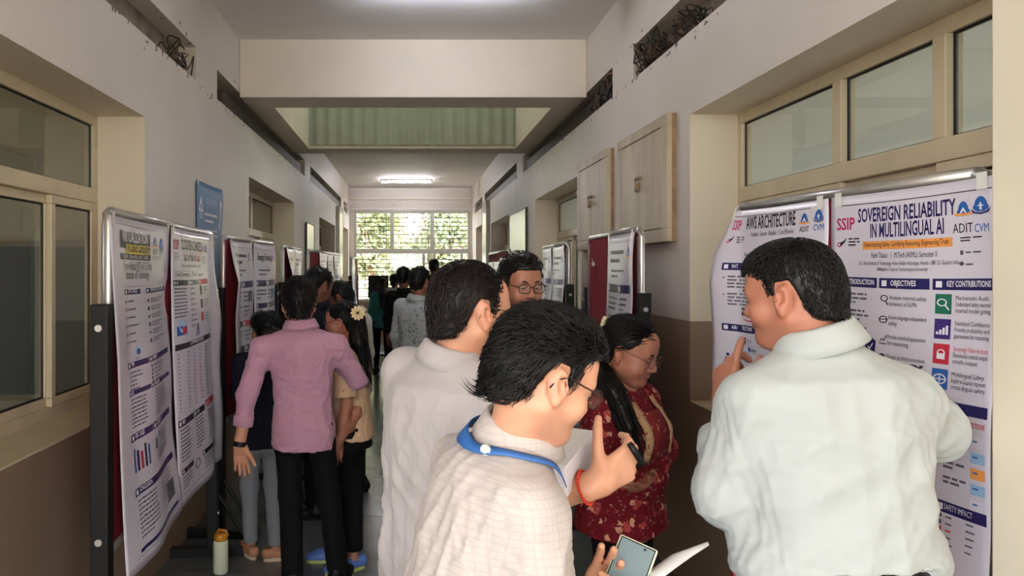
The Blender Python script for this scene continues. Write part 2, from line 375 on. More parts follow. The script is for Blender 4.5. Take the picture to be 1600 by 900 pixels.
tag(box_obj('floor_outside', (-60, -40, -.4), (60, 80, -.3), mat('ground', (140, 130, 112), 0.95, noise=0.2, nscale=0.6)), kind='structure')
# far side of the rooms on the roof level
tag(box_obj('ceiling_roof', (-6.9, -.6, 4.55), (XL-.3, 17.5, 4.65), M_CEIL), kind='structure')
tag(box_obj('ceiling_roof', (XR+.3, -.6, 4.55), (6.9, 17.5, 4.65), M_CEIL), kind='structure')

# ------------------------------------------------------------------ tube lights
M_TUBE = emit_mat('lit_tube', (240, 244, 255), 48.0); M_TUBE2 = emit_mat('lit_tube_bright', (250, 246, 250), 120.0)
def tube_light(y, x0, x1, label, mt=M_TUBE):
    r = empty('tube_light', ((x0+x1)/2, y, CEIL)); b = (( x0+x1)/2, y, CEIL)
    box_obj('batten', (x0, y-.025, CEIL-.035), (x1, y+.025, CEIL), M_WHITE, r, b)
    m = MB(); m.tube([(x0+.03, y, CEIL-.06), (x1-.03, y, CEIL-.06)], .014, 12); m.build('tube', mt, r, b, smooth=True)
    for x in (x0, x1-.03): box_obj('lamp_holder', (x, y-.018, CEIL-.08), (x+.03, y+.018, CEIL-.035), M_WHITE, r, b)
    box_obj('starter', ((x0+x1)/2, y-.012, CEIL-.06), ((x0+x1)/2+.03, y+.012, CEIL-.034), M_BLACK, r, b)
    tag(r, label, 'tube light')
tube_light(15.6, -.62, .48, 'lit white tube light on the ceiling before the barred end window', M_TUBE2)
tube_light(4.95, -.35, .85, 'lit white tube light on the near ceiling in front of the first beam')

# ------------------------------------------------------------------ trees and a house outside the end window
def leaf_material(name, a, b):
    m = bpy.data.materials.new(name); m.use_nodes = True; N = NT(m)
    g = N.new('ShaderNodeNewGeometry'); N.link(N.mix(g.outputs['Random Per Island'], lin(a), lin(b)), N.b.inputs['Base Color'])
    N.b.inputs['Roughness'].default_value = .5; N.b.inputs['Transmission Weight'].default_value = 0.0
    return m
M_LEAF = [leaf_material('leaves_a', (134, 150, 106), (206, 208, 174)), leaf_material('leaves_b', (112, 132, 96), (184, 190, 158)), leaf_material('leaves_c', (150, 140, 116), (214, 186, 170))]
M_BARK = mat('bark', (150, 120, 100), 0.9, noise=0.3, nscale=8)
def tree(x, y, h, rad, n, k, label, zc=.62):
    r = empty('tree', (x, y, -.3)); rng = np.random.default_rng(int(x*97+y*31+5)); b = (x, y, -.3)
    m = MB(); m.tube([(x, y, -.3), (x+.1, y, h*.3), (x-.05, y+.1, h*.55), (x+.1, y, h*.85)], [.16, .13, .1, .04], 10)
    for q in range(7):
        a = rng.uniform(0, 6.28); z0 = h*rng.uniform(.3, .6); m.tube([(x, y, z0), (x+rad*.4*math.cos(a), y+rad*.4*math.sin(a), z0+h*.1), (x+rad*.8*math.cos(a), y+rad*.8*math.sin(a), z0+h*.22)], [.06, .04, .015], 6)
    m.build('trunk', M_BARK, r, b, smooth=True)
    cl = rng.normal(size=(26, 3)); cl /= np.linalg.norm(cl, axis=1)[:, None]; cl *= (rng.uniform(.25, 1, 26)[:, None])*np.array([rad, rad, h*.42])
    cl += np.array([x, y, h*zc]); ci = rng.integers(0, 26, n); c = cl[ci]+rng.normal(size=(n, 3))*rad*.2
    a = rng.normal(size=(n, 3)); a /= np.linalg.norm(a, axis=1)[:, None]; bb = np.cross(a, rng.normal(size=(n, 3))); bb /= np.linalg.norm(bb, axis=1)[:, None]
    s = rng.uniform(.05, .11, n)[:, None]; nn = np.cross(a, bb)*s*.25
    V = np.stack([c-a*s*1.3, c+bb*s*.6+nn, c+a*s*1.3, c-bb*s*.6+nn], 1).reshape(-1, 3)-np.array(b); Q = np.arange(4*n).reshape(-1, 4)
    link('foliage', np_mesh('foliage', V, Q, mats=[M_LEAF[k]], smooth=False), r)
    tag(r, label, 'tree', 'trees beyond the end window')
tree(-1.15, 21.9, 4.6, 1.0, 7000, 0, 'leafy green tree outside the left panes of the end window')
tree(1.0, 24.6, 5.4, 1.05, 6500, 1, 'darker tree outside the middle panes of the end window')
tree(-.1, 19.6, 2.2, .6, 2600, 0, 'low bushy green tree outside the lower panes of the end window', .55)
tree(2.3, 27.6, 6.0, 1.1, 5000, 2, 'olive and rust coloured tree outside the right panes of the end window')
tree(-.9, 30.6, 7.0, 1.4, 6500, 2, 'brownish tree far behind the left panes of the end window')
M_HOUSE = mat('pink_render', (214, 186, 172), 0.8, noise=0.05, nscale=1)
hb = (1.8, 34, -.3); r = empty('house', hb)
box_obj('house_wall', (.6, 34, -.3), (5.4, 38, 2.9), M_HOUSE, r, hb)
m = MB(); m.add([(.4, 33.8, 2.9), (5.6, 33.8, 2.9), (5.6, 38.2, 2.9), (.4, 38.2, 2.9), (.4, 36, 4.1), (5.6, 36, 4.1)], [(0, 1, 5, 4), (2, 3, 4, 5), (0, 4, 3), (1, 2, 5), (0, 3, 2, 1)]); m.build('house_roof', mat('roof_tile', (176, 110, 92), .8, noise=.15, nscale=4), r, hb)
for x in (1.2, 3.0): box_obj('house_window', (x, 33.96, 1.0), (x+.9, 34.02, 2.1), mat('dark_pane', (60, 66, 70), .2), r, hb)
tag(r, 'pale pink house with red roof beyond the trees outside', 'house')

# dark teal board inside the left-hand room, seen through the near window
bs = (-2.9, 4.97, .85); r = empty('classroom_board', bs)
box_obj('board_face', (-3.7, 4.975, .85), (-2.15, 4.995, 1.85), mat('teal_board', (44, 74, 78), .5), r, bs); 
for a_, b_ in (((-3.74, 4.965, .81), (-2.11, 4.995, .85)), ((-3.74, 4.965, 1.85), (-2.11, 4.995, 1.89)), ((-3.74, 4.965, .85), (-3.7, 4.995, 1.85)), ((-2.15, 4.965, .85), (-2.11, 4.995, 1.85))): box_obj('board_edge', a_, b_, mat('board_edge', (150, 142, 120), .5), r, bs)
tag(r, 'dark teal board on the wall inside the left room, behind glass', 'board')
# ------------------------------------------------------------------ portable display boards
def board(a, b, label, top=1.90, bot=0.72, posts=True, felt=M_MAROON, side=1, behind=False):
    """a = near end (x, y), b = far end; side = +1 when the face looks towards +x"""
    a = arr(*a, 0); b = arr(*b, 0); d = nrm(b-a); n = arr(d[1], -d[0], 0)*(1 if side > 0 else -1)
    L = np.linalg.norm(b-a); z = arr(0, 0, 1); r = empty('display_board', tuple((a+b)/2)); bs = (a+b)/2
    m = MB(); m.obox((a+b)/2+z*(top+bot)/2, d*(L/2-.02), n*.012, z*((top-bot)/2-.02)); m.build('felt_panel', felt, r, bs)
    m = MB(); rr = .019
    def arc(c, p, q): return [c+rr*1.6*(-p*math.cos(t)+q*math.sin(t)) for t in (0.25, .8, 1.3)]
    m.tube([a+z*bot, a+z*(top-.04), a+z*(top-.012)+d*.008, a+z*top+d*.035], rr, 10); m.build('frame_upright', M_ALU, r, bs, smooth=True)
    m = MB(); m.tube([b+z*bot, b+z*(top-.04), b+z*(top-.012)-d*.008, b+z*top-d*.035], rr, 10); m.build('frame_upright', M_ALU, r, bs, smooth=True)
    m = MB(); m.tube([a+z*top+d*.035, b+z*top-d*.035], rr, 10); m.build('frame_top', M_ALU, r, bs, smooth=True)
    m = MB(); m.tube([a+z*bot, b+z*bot], rr, 10); m.build('frame_bottom', M_ALU, r, bs, smooth=True)
    if posts:
        for e, s in ((a, -1), (b, 1)):
            c = e+d*s*.052 if not behind else e-d*s*.06-n*.05
            m = MB(); m.obox(c+z*.79, d*.031, n*.03, z*.79); p = m.build('post', M_BLACK, r, bs, bevel=.004)
            for zz in (.25, .78, 1.5):
                q = MB(); t = c+z*zz-(arr(0, 1, 0)*.0); qn = arr(-d[0], -d[1], 0) if s < 0 else n
                ax = qn; u = nrm(np.cross(ax, z)); f = .031 if s < 0 else .03
                q.tube([t+ax*f, t+ax*(f+.006)], .012, 14); q.build('bolt', M_ALU, p, bs, smooth=False)
            m = MB(); m.obox(c+z*.025, d*.03, n*.25, z*.025); m.build('foot', M_BLACK, r, bs, bevel=.004)
            m = MB(); m.tube([c+n*.22+z*.05, c+n*.03+z*.36], .011, 8); m.build('brace', M_BLACK, r, bs)
    tag(r, label, 'display board', 'aluminium framed display boards'); return dict(a=a, b=b, d=d, n=n, L=L, top=top, bot=bot)
BL1 = board((-1.05, 2.555), (-1.165, 4.32), 'display board nearest on the left, with posters on virtualization and cloud', side=1)
BL2 = board((-1.2, 4.72), (-1.1, 5.9), 'second display board on the left, beside the blue wall banner')
BL3 = board((-1.14, 6.6), (-1.15, 7.7), 'third display board on the left, small with two curled posters')
BL4 = board((-1.12, 8.1), (-1.0, 10.4), 'fourth display board on the left with bare maroon felt at its near end')
BL5 = board((-1.02, 12.7), (-1.02, 14.2), 'last display board on the left, beside the end window')
BR1 = board((1.412, 1.79), (1.278, 2.86), 'display board nearest on the right, behind the man in the white shirt', side=-1, top=1.935, behind=True)
BR2 = board((1.155, 3.68), (1.175, 4.78), 'display board with bare maroon felt on the right, below the wooden wall cabinets', side=-1)
BR3 = board((1.24, 5.75), (1.27, 6.97), 'display board with two shiny posters on the right, below the far window', side=-1)
BR4 = board((1.08, 7.95), (1.09, 10.0), 'far display board on the right with a maroon strip along its top', side=-1)

# ------------------------------------------------------------------ posters: vinyl sheets hung from a board, print mapped on the bent sheet
INK = {'k': (30, 31, 44), 'n': (38, 34, 92), 'b': (42, 96, 170), 'r': (196, 48, 66), 'm': (190, 40, 100), 'o': (240, 160, 84), 'g': (34, 110, 84), 'w': (232, 230, 238),
       'y': (226, 204, 60), 'l': (168, 192, 224), 'p': (64, 44, 118), 's': (120, 122, 140), 'd': (92, 93, 106), 'h': (150, 186, 220), 'v': (214, 210, 224), 'f': (86, 90, 112)}
INKK = list(INK); INKM = [mat('ink_'+k, INK[k], 0.35) for k in INKK]
M_VINYL = mat('white_vinyl', (212, 206, 218), 0.24, spec=0.55, noise=0.02, nscale=3)
TXT = {}
def text_geo(s, bold):
    k = (s, bold)
    if k in TXT: return TXT[k]
    cu = bpy.data.curves.new('t', 'FONT'); cu.body = s; cu.resolution_u = 2; cu.offset = 0.018 if bold else 0.0; cu.fill_mode = 'FRONT'
    o = bpy.data.objects.new('t', cu); me = o.to_mesh(); me.calc_loop_triangles()
    v = np.array([p.co[:2] for p in me.vertices]); f = [tuple(t.vertices) for t in me.loop_triangles]
    if len(v):
        mn = v.min(0); mx = v.max(0)
        h = 0.7; v = np.stack([(v[:, 0]-mn[0])/max(1e-6, mx[0]-mn[0]), v[:, 1]/h], 1); asp = (mx[0]-mn[0])/h
    else: asp = 1
    o.to_mesh_clear(); bpy.data.objects.remove(o); bpy.data.curves.remove(cu)
    TXT[k] = (v, f, asp); return TXT[k]
class Poster:
    def __init__(s, bd, u0, w, h, label, top=0.0, off=.022, bulge=.05, bottom=.05, fold=None, group=None, curl=None, seed=1, aim=1, tear=None, shift=0.0, mat_=None, name='poster', ys=1.0):
        """u0 = distance from the reading-left end of the board"""
        s.bd, s.w, s.h = bd, w, h; s.right = bd['n'][0] < 0
        s.o = bd['b'] if s.right else bd['a']; s.e = -bd['d'] if s.right else bd['d']; s.n = bd['n']; s.u0 = u0
        s.z0 = bd['top']-.012-top; s.off, s.bulge, s.bottom, s.curl, s.seed, s.tear, s.shift = off, bulge, bottom, curl, seed, tear, shift
        s.B = []; s.base = s.o+s.e*(u0+w/2); s.base = arr(s.base[0], s.base[1], 0)
        s.ys = ys; s.label = label; s.mat_ = mat_ or M_VINYL; s.name = name; s.group = group
    def P(s, x, y, lift=0.0):               # x, y in metres on the sheet, y downwards
        x = np.asarray(x, float); y = np.asarray(y, float); u = x/s.w; v = np.clip(y/s.h, 0, 1.2)
        d = s.off+s.bulge*np.sin(np.pi*np.clip(u, 0, 1))**1.0*v**.7*.6+s.bottom*v**2
        d = d+.010*np.sin(u*9+s.seed*1.7+v*3)*v+.006*np.sin(v*14+s.seed)*u
        xx = s.u0+x+s.shift*v
        zz = s.z0-y-.004*np.sin(np.pi*u)
        if s.curl:                           # loose reading-left/right edge that rolls forward
            side, cw, amt = s.curl
            t = np.clip((cw-x)/cw, 0, 1) if side < 0 else np.clip((x-(s.w-cw))/cw, 0, 1)
            k = np.clip(v*2.2+.12, 0, 1) if s.tear is None else np.interp(v, [0, .06, .22, .4, 1], [.1, .35, 1.15, .7, .45])
            d = d+amt*np.sin(t*1.5)*k*1.0; xx = xx+(amt*.5*t**2*k if s.tear is None else s.w*s.tear*t*np.interp(v, [0, .03, .13], [1, .8, 0])+.12*amt*t**2*k)
        d = d+lift
        return s.o[None, :]+s.e[None, :]*xx.reshape(-1, 1)+s.n[None, :]*d.reshape(-1, 1)+np.array([0, 0, 1.0])[None, :]*zz.reshape(-1, 1)
    def PP(s, x, y, lift=0.0): return s.P(x, np.asarray(y, float)*s.ys, lift)
    def rect(s, x0, y0, x1, y1, c, lift=.0012):
        nx = max(1, int((x1-x0)/.03)); ny = max(1, int((y1-y0)/.05)); X, Y = np.meshgrid(np.linspace(x0, x1, nx+1), np.linspace(y0, y1, ny+1))
        idx = np.arange((nx+1)*(ny+1)).reshape(ny+1, nx+1)
        f = [(idx[j, i], idx[j+1, i], idx[j+1, i+1], idx[j, i+1]) for j in range(ny) for i in range(nx)]
        s.B.append((s.PP(X.ravel(), Y.ravel(), lift), f, INKK.index(c)))
    def poly(s, pts, c, lift=.0014):
        p = np.array(pts, float); s.B.append((s.PP(p[:, 0], p[:, 1], lift), [tuple(range(len(p)))][::1], INKK.index(c)))
    def disc(s, x, y, r, c, lift=.0014, rx=None):
        t = np.linspace(0, 2*np.pi, 17)[:-1]; s.poly(np.stack([x+(rx or r)*np.cos(t)*.85, y+r*np.sin(t)], 1), c, lift)
    def ring(s, x, y, r, w, c, lift=.0016):
        t = np.linspace(0, 2*np.pi, 21); A = np.stack([x+r*np.cos(t), y+r*np.sin(t)], 1); Bq = np.stack([x+(r-w)*np.cos(t), y+(r-w)*np.sin(t)], 1)
        p = np.concatenate([A, Bq]); s.B.append((s.PP(p[:, 0], p[:, 1], lift), [(i, i+1, 22+i, 21+i) for i in range(20)], INKK.index(c)))
    def text(s, t, x, y, h, c='k', w=None, bold=False, al='l', lift=.002, mx=None):
        v, f, asp = text_geo(t, bold); ww = w if w else min(asp*h*.62, mx or 9, s.w-x-.012)
        x0 = x if al == 'l' else (x-ww/2 if al == 'c' else x-ww)
        s.B.append((s.PP(x0+v[:, 0]*ww, y-v[:, 1]*h*(.8/s.ys if s.ys < .8 else 1), lift), f, INKK.index(c)))
    def lines(s, x, y, w, n, c='d', h=.0062, gap=.016, seed=0):     # small print too fine to read: word-shaped dashes
        rg = random.Random(seed+int(x*1000)+int(y*777))
        for k in range(n):
            q = x; end = x+w*(rg.uniform(.45, .8) if k == n-1 else rg.uniform(.85, 1))
            while q < end-.006:
                L = min(rg.uniform(.012, .034), end-q); p = np.array([(q, y), (q, y+h), (q+L, y+h), (q+L, y)]); s.B.append((s.PP(p[:, 0], p[:, 1], .0014), [(0, 1, 2, 3)], INKK.index(c))); q += L+.0055
            y += gap
    def header(s, x0, y0, x1, t, c='n', h=.036, tc='w', icon=True):
        s.rect(x0, y0, x1, y0+h, c)
        if icon: s.rect(x0+.010, y0+h*.22, x0+.010+h*.42, y0+h*.78, 'w', .0018)
        if t: s.text(t, x0+.010+(h*.75 if icon else 0), y0+h*.70, h*.42, tc, bold=True, mx=x1-x0-.02-(h*.75 if icon else 0))
    def logo(s, x, y, r, kind):
        if kind == 'flame':
            t = np.linspace(0, 2*np.pi, 19)[:-1]; pr = np.stack([x+r*.75*np.sin(t)*(1-.45*np.cos(t)*-1*0+0.0)*np.where(np.cos(t) < 0, 1, .75), y+r*(np.where(np.cos(t) < 0, -np.cos(t)*.7, -np.cos(t)*1.35))], 1); s.poly(pr, 'b')
            s.poly([(x-r*.38, y+r*.35), (x, y-r*.5), (x+r*.38, y+r*.35), (x+r*.2, y+r*.35), (x, y-.05*r), (x-r*.2, y+r*.35)], 'w', .002)
            s.poly([(x-r*.95, y+r*.28), (x-r*.95, y+r*.62), (x, y+r*.78), (x+r*.95, y+r*.62), (x+r*.95, y+r*.28), (x, y+r*.44)], 'o', .0024)
        if kind == 'drop':
            t = np.linspace(0, 2*np.pi, 19)[:-1]; pr = np.stack([x+r*.8*np.sin(t)*np.where(np.cos(t) < 0, 1, .8), y+r*(np.where(np.cos(t) < 0, -np.cos(t)*.75, -np.cos(t)*1.3))], 1); s.poly(pr, 'b')
            s.poly([(x-r*.1, y+r*.5), (x-r*.1, y), (x-r*.4, y-r*.05), (x-r*.15, y-r*.15), (x, y-r*.6), (x+r*.15, y-r*.15), (x+r*.4, y-r*.05), (x+r*.1, y), (x+r*.1, y+r*.5)], 'w', .002)
            s.poly([(x-r*1.0, y+r*.2), (x-r*.75, y+r*.85), (x, y+r*1.1), (x+r*.75, y+r*.85), (x+r*1.0, y+r*.2), (x+r*.55, y+r*.7), (x, y+r*.86), (x-r*.55, y+r*.7)], 'n', .0022)
        if kind == 'bird':
            s.disc(x-r*.5, y+r*.35, r*.42, 'm'); s.poly([(x-r*.3, y+r*.7), (x+r*.5, y-r*.2), (x+r*.7, y-r*.9), (x+r*.2, y-r*.3), (x-r*.4, y)], 'k'); s.disc(x-r*.5, y+r*.35, r*.18, 'w', .002)
    def build(s):
        nx, ny = 26, 40; X, Y = np.meshgrid(np.linspace(0, s.w, nx+1), np.linspace(0, s.h, ny+1)); idx = np.arange((nx+1)*(ny+1)).reshape(ny+1, nx+1)
        Q = np.stack([idx[:-1, :-1], idx[1:, :-1], idx[1:, 1:], idx[:-1, 1:]], -1).reshape(-1, 4)
        if s.right: pass
        V = s.P(X.ravel(), Y.ravel())-s.base; o = link(s.name, np_mesh(s.name, V, Q, mats=[s.mat_]), None, tuple(s.base))
        md = o.modifiers.new('thickness', 'SOLIDIFY'); md.thickness = .0008; md.offset = -1
        # push the sheet's back away from the print
        V = []; T = []; Qd = []; mt = []; mq = []; n = 0; quads = []; faces = []; mi = []
        for v, f, c in s.B:
            V.append(v-s.base)
            for q in f: faces.append([n+int(k) for k in q]); mi.append(c)
            n += len(v)
        if n:
            me = bpy.data.meshes.new('print'); me.from_pydata(np.concatenate(V).tolist(), [], faces)
            for m in INKM: me.materials.append(m)
            me.polygons.foreach_set('material_index', mi); me.update(); tag(link('print', me, o), kind='stuff')
        # two strips of clear tape at the top corners
        for x in (.02, s.w-.05):
            p = s.P(np.array([x, x+.03, x+.03, x]), np.array([-.012, -.012, .03, .03]), .003)-s.base
            mb = MB(); mb.add(p, [(0, 3, 2, 1)]); mb.build('tape', mat('clear_tape', (226, 226, 222), .15), o)
        tag(o, s.label, 'poster', s.group); return o

# right, nearest: two posters
wR = .53; hR = 1.26
wR = .57; p = Poster(BR1, .55, wR, hR+.16, 'poster headed SOVEREIGN RELIABILITY IN MULTILINGUAL AI', ys=.66, bulge=.03, bottom=.05, seed=2)
sx = wR/.62
def T(t, x, y, h, c='k', w=None, **k): p.text(t, x*sx, y, h, c, None if w is None else w*sx, mx=(.215 if x < .22 else .405 if x < .41 else .60)*sx-x*sx if sx < 1 else None, **k)
p.rect(.03, .042, wR-.01, .0455, 'k')
T('SSIP', .03, .155, .045, 'm', .085, bold=True); p.logo(.055*sx, .215, .026, 'bird'); p.lines(.085*sx, .195, .05, 3, 'k', .006, .014)
T('SOVEREIGN RELIABILITY', .13, .125, .05, 'n', .37, bold=True); T('IN MULTILINGUAL AI', .185, .195, .05, 'n', .275, bold=True)
p.rect(.15*sx, .212, .485*sx, .248, 'o'); T('Understanding Safety, Certifying Reasoning, Engineering Trust', .16, .236, .017, 'k', .315, lift=.003)
T('Parth Thakar   |   M.Tech (AI/ML), Semester II', .19, .285, .020, 'k', .245)
T('A.D. Patel Institute of Technology, New Vallabh Vidyanagar, Anand - 388 121 Gujarat, India', .135, .316, .014, 'k', .37); T('Affiliated to Gujarat Technological University', .215, .341, .013, 'k', .19)
p.logo(.522*sx, .115, .026, 'flame'); T('ADIT', .488, .198, .030, 'k', .062); p.lines(.51*sx, .215, .07, 2, 'k', .005, .011)
p.logo(.575*sx, .105, .028, 'drop'); T('CVM', .555, .20, .026, 'b', .042); p.lines(.525*sx, .27, .07, 1, 'd'); p.lines(.525*sx, .315, .05, 1, 'd'); p.rect(.508*sx, .265, .518*sx, .282, 'd'); p.disc(.512*sx, .315, .008, 'd')
c = [(.03, .215), (.225, .41), (.42, .61)]
for (a, b), t in zip(c, ('INTRODUCTION', 'OBJECTIVES', 'KEY CONTRIBUTIONS')): p.header(a*sx, .372, b*sx, t, h=.044)
for k, n_ in enumerate((3, 3, 3)): p.disc(.042*sx, .448+k*.075, .003, 'k'); p.lines(.052*sx, .443+k*.075, .12, n_, seed=k, gap=.019, h=.0085)
for k, t in enumerate((('Analyze internal safety', 'behavior of LLMs'), ('Ensure language-independent', 'safety'), ('Provide statistical guarantees', 'for reasoning'), ('Design architecture-level', 'safety mechanisms'))):
    y = .462+k*.083; T(t[0], .27, y, .015, 'k'); T(t[1], .27, y+.026, .015, 'k')
    if k == 0: p.ring(.248*sx, y-.004, .014, .004, 'k'); p.poly([(.252*sx, y+.008), (.262*sx, y+.026), (.266*sx, y+.022), (.256*sx, y+.006)], 'k')
    elif k == 1: p.ring(.248*sx, y+.004, .016, .004, 'k'); p.rect(.233*sx, y+.002, .263*sx, y+.005, 'k')
    elif k == 2: p.poly([(.236*sx, y+.02), (.244*sx, y), (.252*sx, y+.008), (.264*sx, y-.016), (.266*sx, y-.012), (.254*sx, y+.014), (.246*sx, y+.006)], 'k'); p.rect(.236*sx, y+.022, .264*sx, y+.026, 'k')
    else: p.poly([(.238*sx, y-.012), (.25*sx, y-.018), (.262*sx, y-.012), (.26*sx, y+.012), (.25*sx, y+.024), (.24*sx, y+.012)], 'k')
for k, (cc, t) in enumerate((('g', ('Mechanistic Audit', 'Understand safety neurons', 'internal model gating')), ('p', ('Statistical Confidence', 'Provide probability and', 'guarantees for reasoning')), ('r', ('Sovereign Gate Actions', 'Dynamically control output', 'unsafe output')), ('b', ('Multilingual Safety', 'English vs Gujarati responses', 'cross-lingual safety')))):
    y = .432+k*.097; p.rect(.43*sx, y, .482*sx, y+.078, cc)
    for j, tt in enumerate(t): T(tt, .495, y+.022+j*.024, .0145, 'r' if (k == 2 and j == 0) else 'k')
    cx = .456*sx; cy = y+.039
    if k == 0: p.ring(cx-.004, cy-.006, .015, .004, 'w', .002); p.poly([(cx+.004, cy+.006), (cx+.016, cy+.024), (cx+.019, cy+.021), (cx+.008, cy+.003)], 'w', .002)
    if k == 1:
        for j in range(4): p.rect(cx-.018+j*.0095, cy+.02-.012*(j+1)*.7, cx-.011+j*.0095, cy+.022, 'w', .002)
    if k == 2: p.rect(cx-.012, cy-.002, cx+.012, cy+.02, 'w', .002); p.ring(cx, cy-.006, .012, .004, 'w', .002)
    if k == 3: p.ring(cx, cy, .02, .004, 'w', .002); p.rect(cx-.018, cy-.002, cx+.018, cy+.002, 'w', .002); p.rect(cx-.0015, cy-.018, cx+.0015, cy+.018, 'w', .002)
p.disc(.07*sx, .70, .022, 'f'); p.disc(.105*sx, .69, .026, 'b', rx=.016); p.rect(.128*sx, .675, .165*sx, .71, 'p')
p.poly([(.175*sx, .645), (.2*sx, .63), (.222*sx, .645), (.22*sx, .69), (.2*sx, .72), (.177*sx, .69)], 'n'); p.poly([(.187*sx, .675), (.197*sx, .687), (.212*sx, .658), (.209*sx, .655), (.197*sx, .678), (.19*sx, .67)], 'w', .002)
for r_, cc in ((.044, 'n'), (.036, 'v'), (.027, 'n'), (.018, 'v'), (.01, 'n')): p.disc(.365*sx, .765, r_, cc, .0014+(.044-r_)*.03, rx=r_*.85)
p.poly([(.365*sx, .765), (.395*sx, .72), (.405*sx, .722), (.398*sx, .732)], 'k', .004)
p.rect(.33*sx, .812, .40*sx, .815, 'n')
p.header(.03*sx, .842, .61*sx, None, h=.042); T('EMERGING THRUSTS', .30, .872, .018, 'w', .14, bold=True)
p.disc(.455*sx, .915, .014, 'r'); T('SOVEREIGN AI DIRECTIONS', .475, .924, .016, 'r', .13, bold=True)
for k in range(4): p.lines(.475*sx, .955+k*.058, .075, 2, seed=k+5, gap=.018, h=.009)
p.disc(.445*sx, .97, .010, 'n'); p.disc(.465*sx, .968, .010, 'n'); p.rect(.438*sx, .978, .45*sx, 1.0, 'n'); p.rect(.46*sx, .976, .472*sx, .998, 'n'); p.ring(.452*sx, 1.03, .013, .003, 's')
for k, cc in enumerate(('v', 'h', 'o', 'h', 'v')): p.rect(.562*sx, .955+k*.058, .606*sx, .995+k*.058, cc); p.lines(.57*sx, .968+k*.058, .022, 1, 'b')
p.header(.32*sx, 1.235, .435*sx, None, h=.034, icon=False); p.header(.445*sx, 1.228, .61*sx, None, h=.044); T('SAFETY IMPACT', .48, 1.258, .018, 'w', .09)
for k, hh in enumerate((.19, .16, .18, .14)): p.rect((.33+k*.024)*sx, 1.31+.19-hh, (.347+k*.024)*sx, 1.50, 'k')
for k in range(5): p.disc(.465*sx, 1.285+k*.026, .009, 'r' if k == 2 else 'd'); p.lines(.485*sx, 1.283+k*.026, .035, 1, 'r' if k == 2 else 'd'); p.lines(.55*sx, 1.283+k*.026, .04, 1)
p.header(.33*sx, 1.56, .61*sx, None, h=.04, icon=False); T('CONCLUSION', .36, 1.588, .018, 'w', .1); p.disc(.43*sx, 1.68, .026, 'k', rx=.02); p.lines(.35*sx, 1.63, .05, 2); p.lines(.47*sx, 1.64, .1, 5)
p.lines(.06*sx, .92, .2, 14, seed=44, gap=.02); p.header(.03*sx, 1.235, .31*sx, 'RESULTS', h=.04); p.lines(.06*sx, 1.3, .2, 12, seed=45, gap=.02); p.rect(.02, 2.05, wR-.01, 2.055, 'k')
p.h = hR+.16; p.build()

wR = .53; p = Poster(BR1, -.075, wR+.075, hR-.02, 'poster headed AWS ARCHITECTURE, its left edge rolling forward', ys=.66, bulge=.02, bottom=.03, seed=4, curl=(-1, .13, .05), tear=.16); sx = (wR+.075)/.62
p.rect(.05, .032, wR-.005, .035, 'k'); T('SSIP', .06, .108, .045, 'm', .08, bold=True); p.logo(.075*sx, .165, .026, 'bird'); p.lines(.11*sx, .150, .05, 3, 'k', .006, .014)
T('AWS ARCHITECTURE', .17, .108, .058, 'k', .29, bold=True); T('Scalable \u00b7 Secure \u00b7 Reliable \u00b7 Cost-Effective', .2, .150, .021, 'k', .25)
p.logo(.505*sx, .09, .026, 'flame'); T('ADIT', .48, .148, .022, 'k', .05); p.logo(.575*sx, .08, .026, 'drop'); T('CVM', .55, .148, .026, 'b', .05)
T('Aws Ahmed   |   M.Tech', .16, .262, .018, 'k', .2)
p.header(.06*sx, .30, .60*sx, 'INTRODUCTION', h=.042)
for k in range(2): p.disc(.075*sx, .385+k*.10, .004, 'k'); p.lines(.09*sx, .375+k*.10, .40*sx, 4, seed=k, gap=.02, h=.009)
T('aws', .15, .60, .055, 'k', .10, bold=True)
t = np.linspace(.25, np.pi-.25, 9); p.poly(np.concatenate([np.stack([.20*sx+.045*np.cos(t), .605+.028*np.sin(t)], 1), np.stack([.20*sx+.045*np.cos(t[::-1]), .605+.020*np.sin(t[::-1])], 1)]), 'r')
p.header(.06*sx, .655, .60*sx, 'ARCHITECTURE', h=.042)
p.rect(.145*sx, .725, .175*sx, .76, 'k'); T('AWS Cloud', .185, .75, .016, 'k'); p.rect(.19*sx, .775, .205*sx, .80, 'b'); T('Region', .215, .795, .014, 'k'); p.rect(.18*sx, .815, .195*sx, .845, 'f'); T('VPC', .205, .838, .014, 'k'); T('Availability Zone', .205, .89, .013, 'k')
for y in (.765, .805, .86): p.rect(.14*sx, y, .5*sx, y+.0015, 's')
for xx in (.085, .108): p.disc(xx*sx, .835+(.008 if xx > .1 else 0), .009, 'n'); p.poly([((xx-.014)*sx, .868), ((xx-.01)*sx, .85), ((xx+.01)*sx, .85), ((xx+.014)*sx, .868)], 'n')
T('Users', .078, .90, .014, 'k'); p.rect(.094*sx, .91, .097*sx, .98, 'k')
p.lines(.2*sx, .93, .2, 10, seed=9); p.header(.06*sx, 1.20, .60*sx, 'BENEFITS', h=.04); p.lines(.09*sx, 1.27, .38, 12, seed=3, gap=.03); p.header(.06*sx, 1.69, .60*sx, 'CONCLUSION', h=.04); p.rect(.03, 1.765, wR+.075, 1.769, 'k'); p.build()

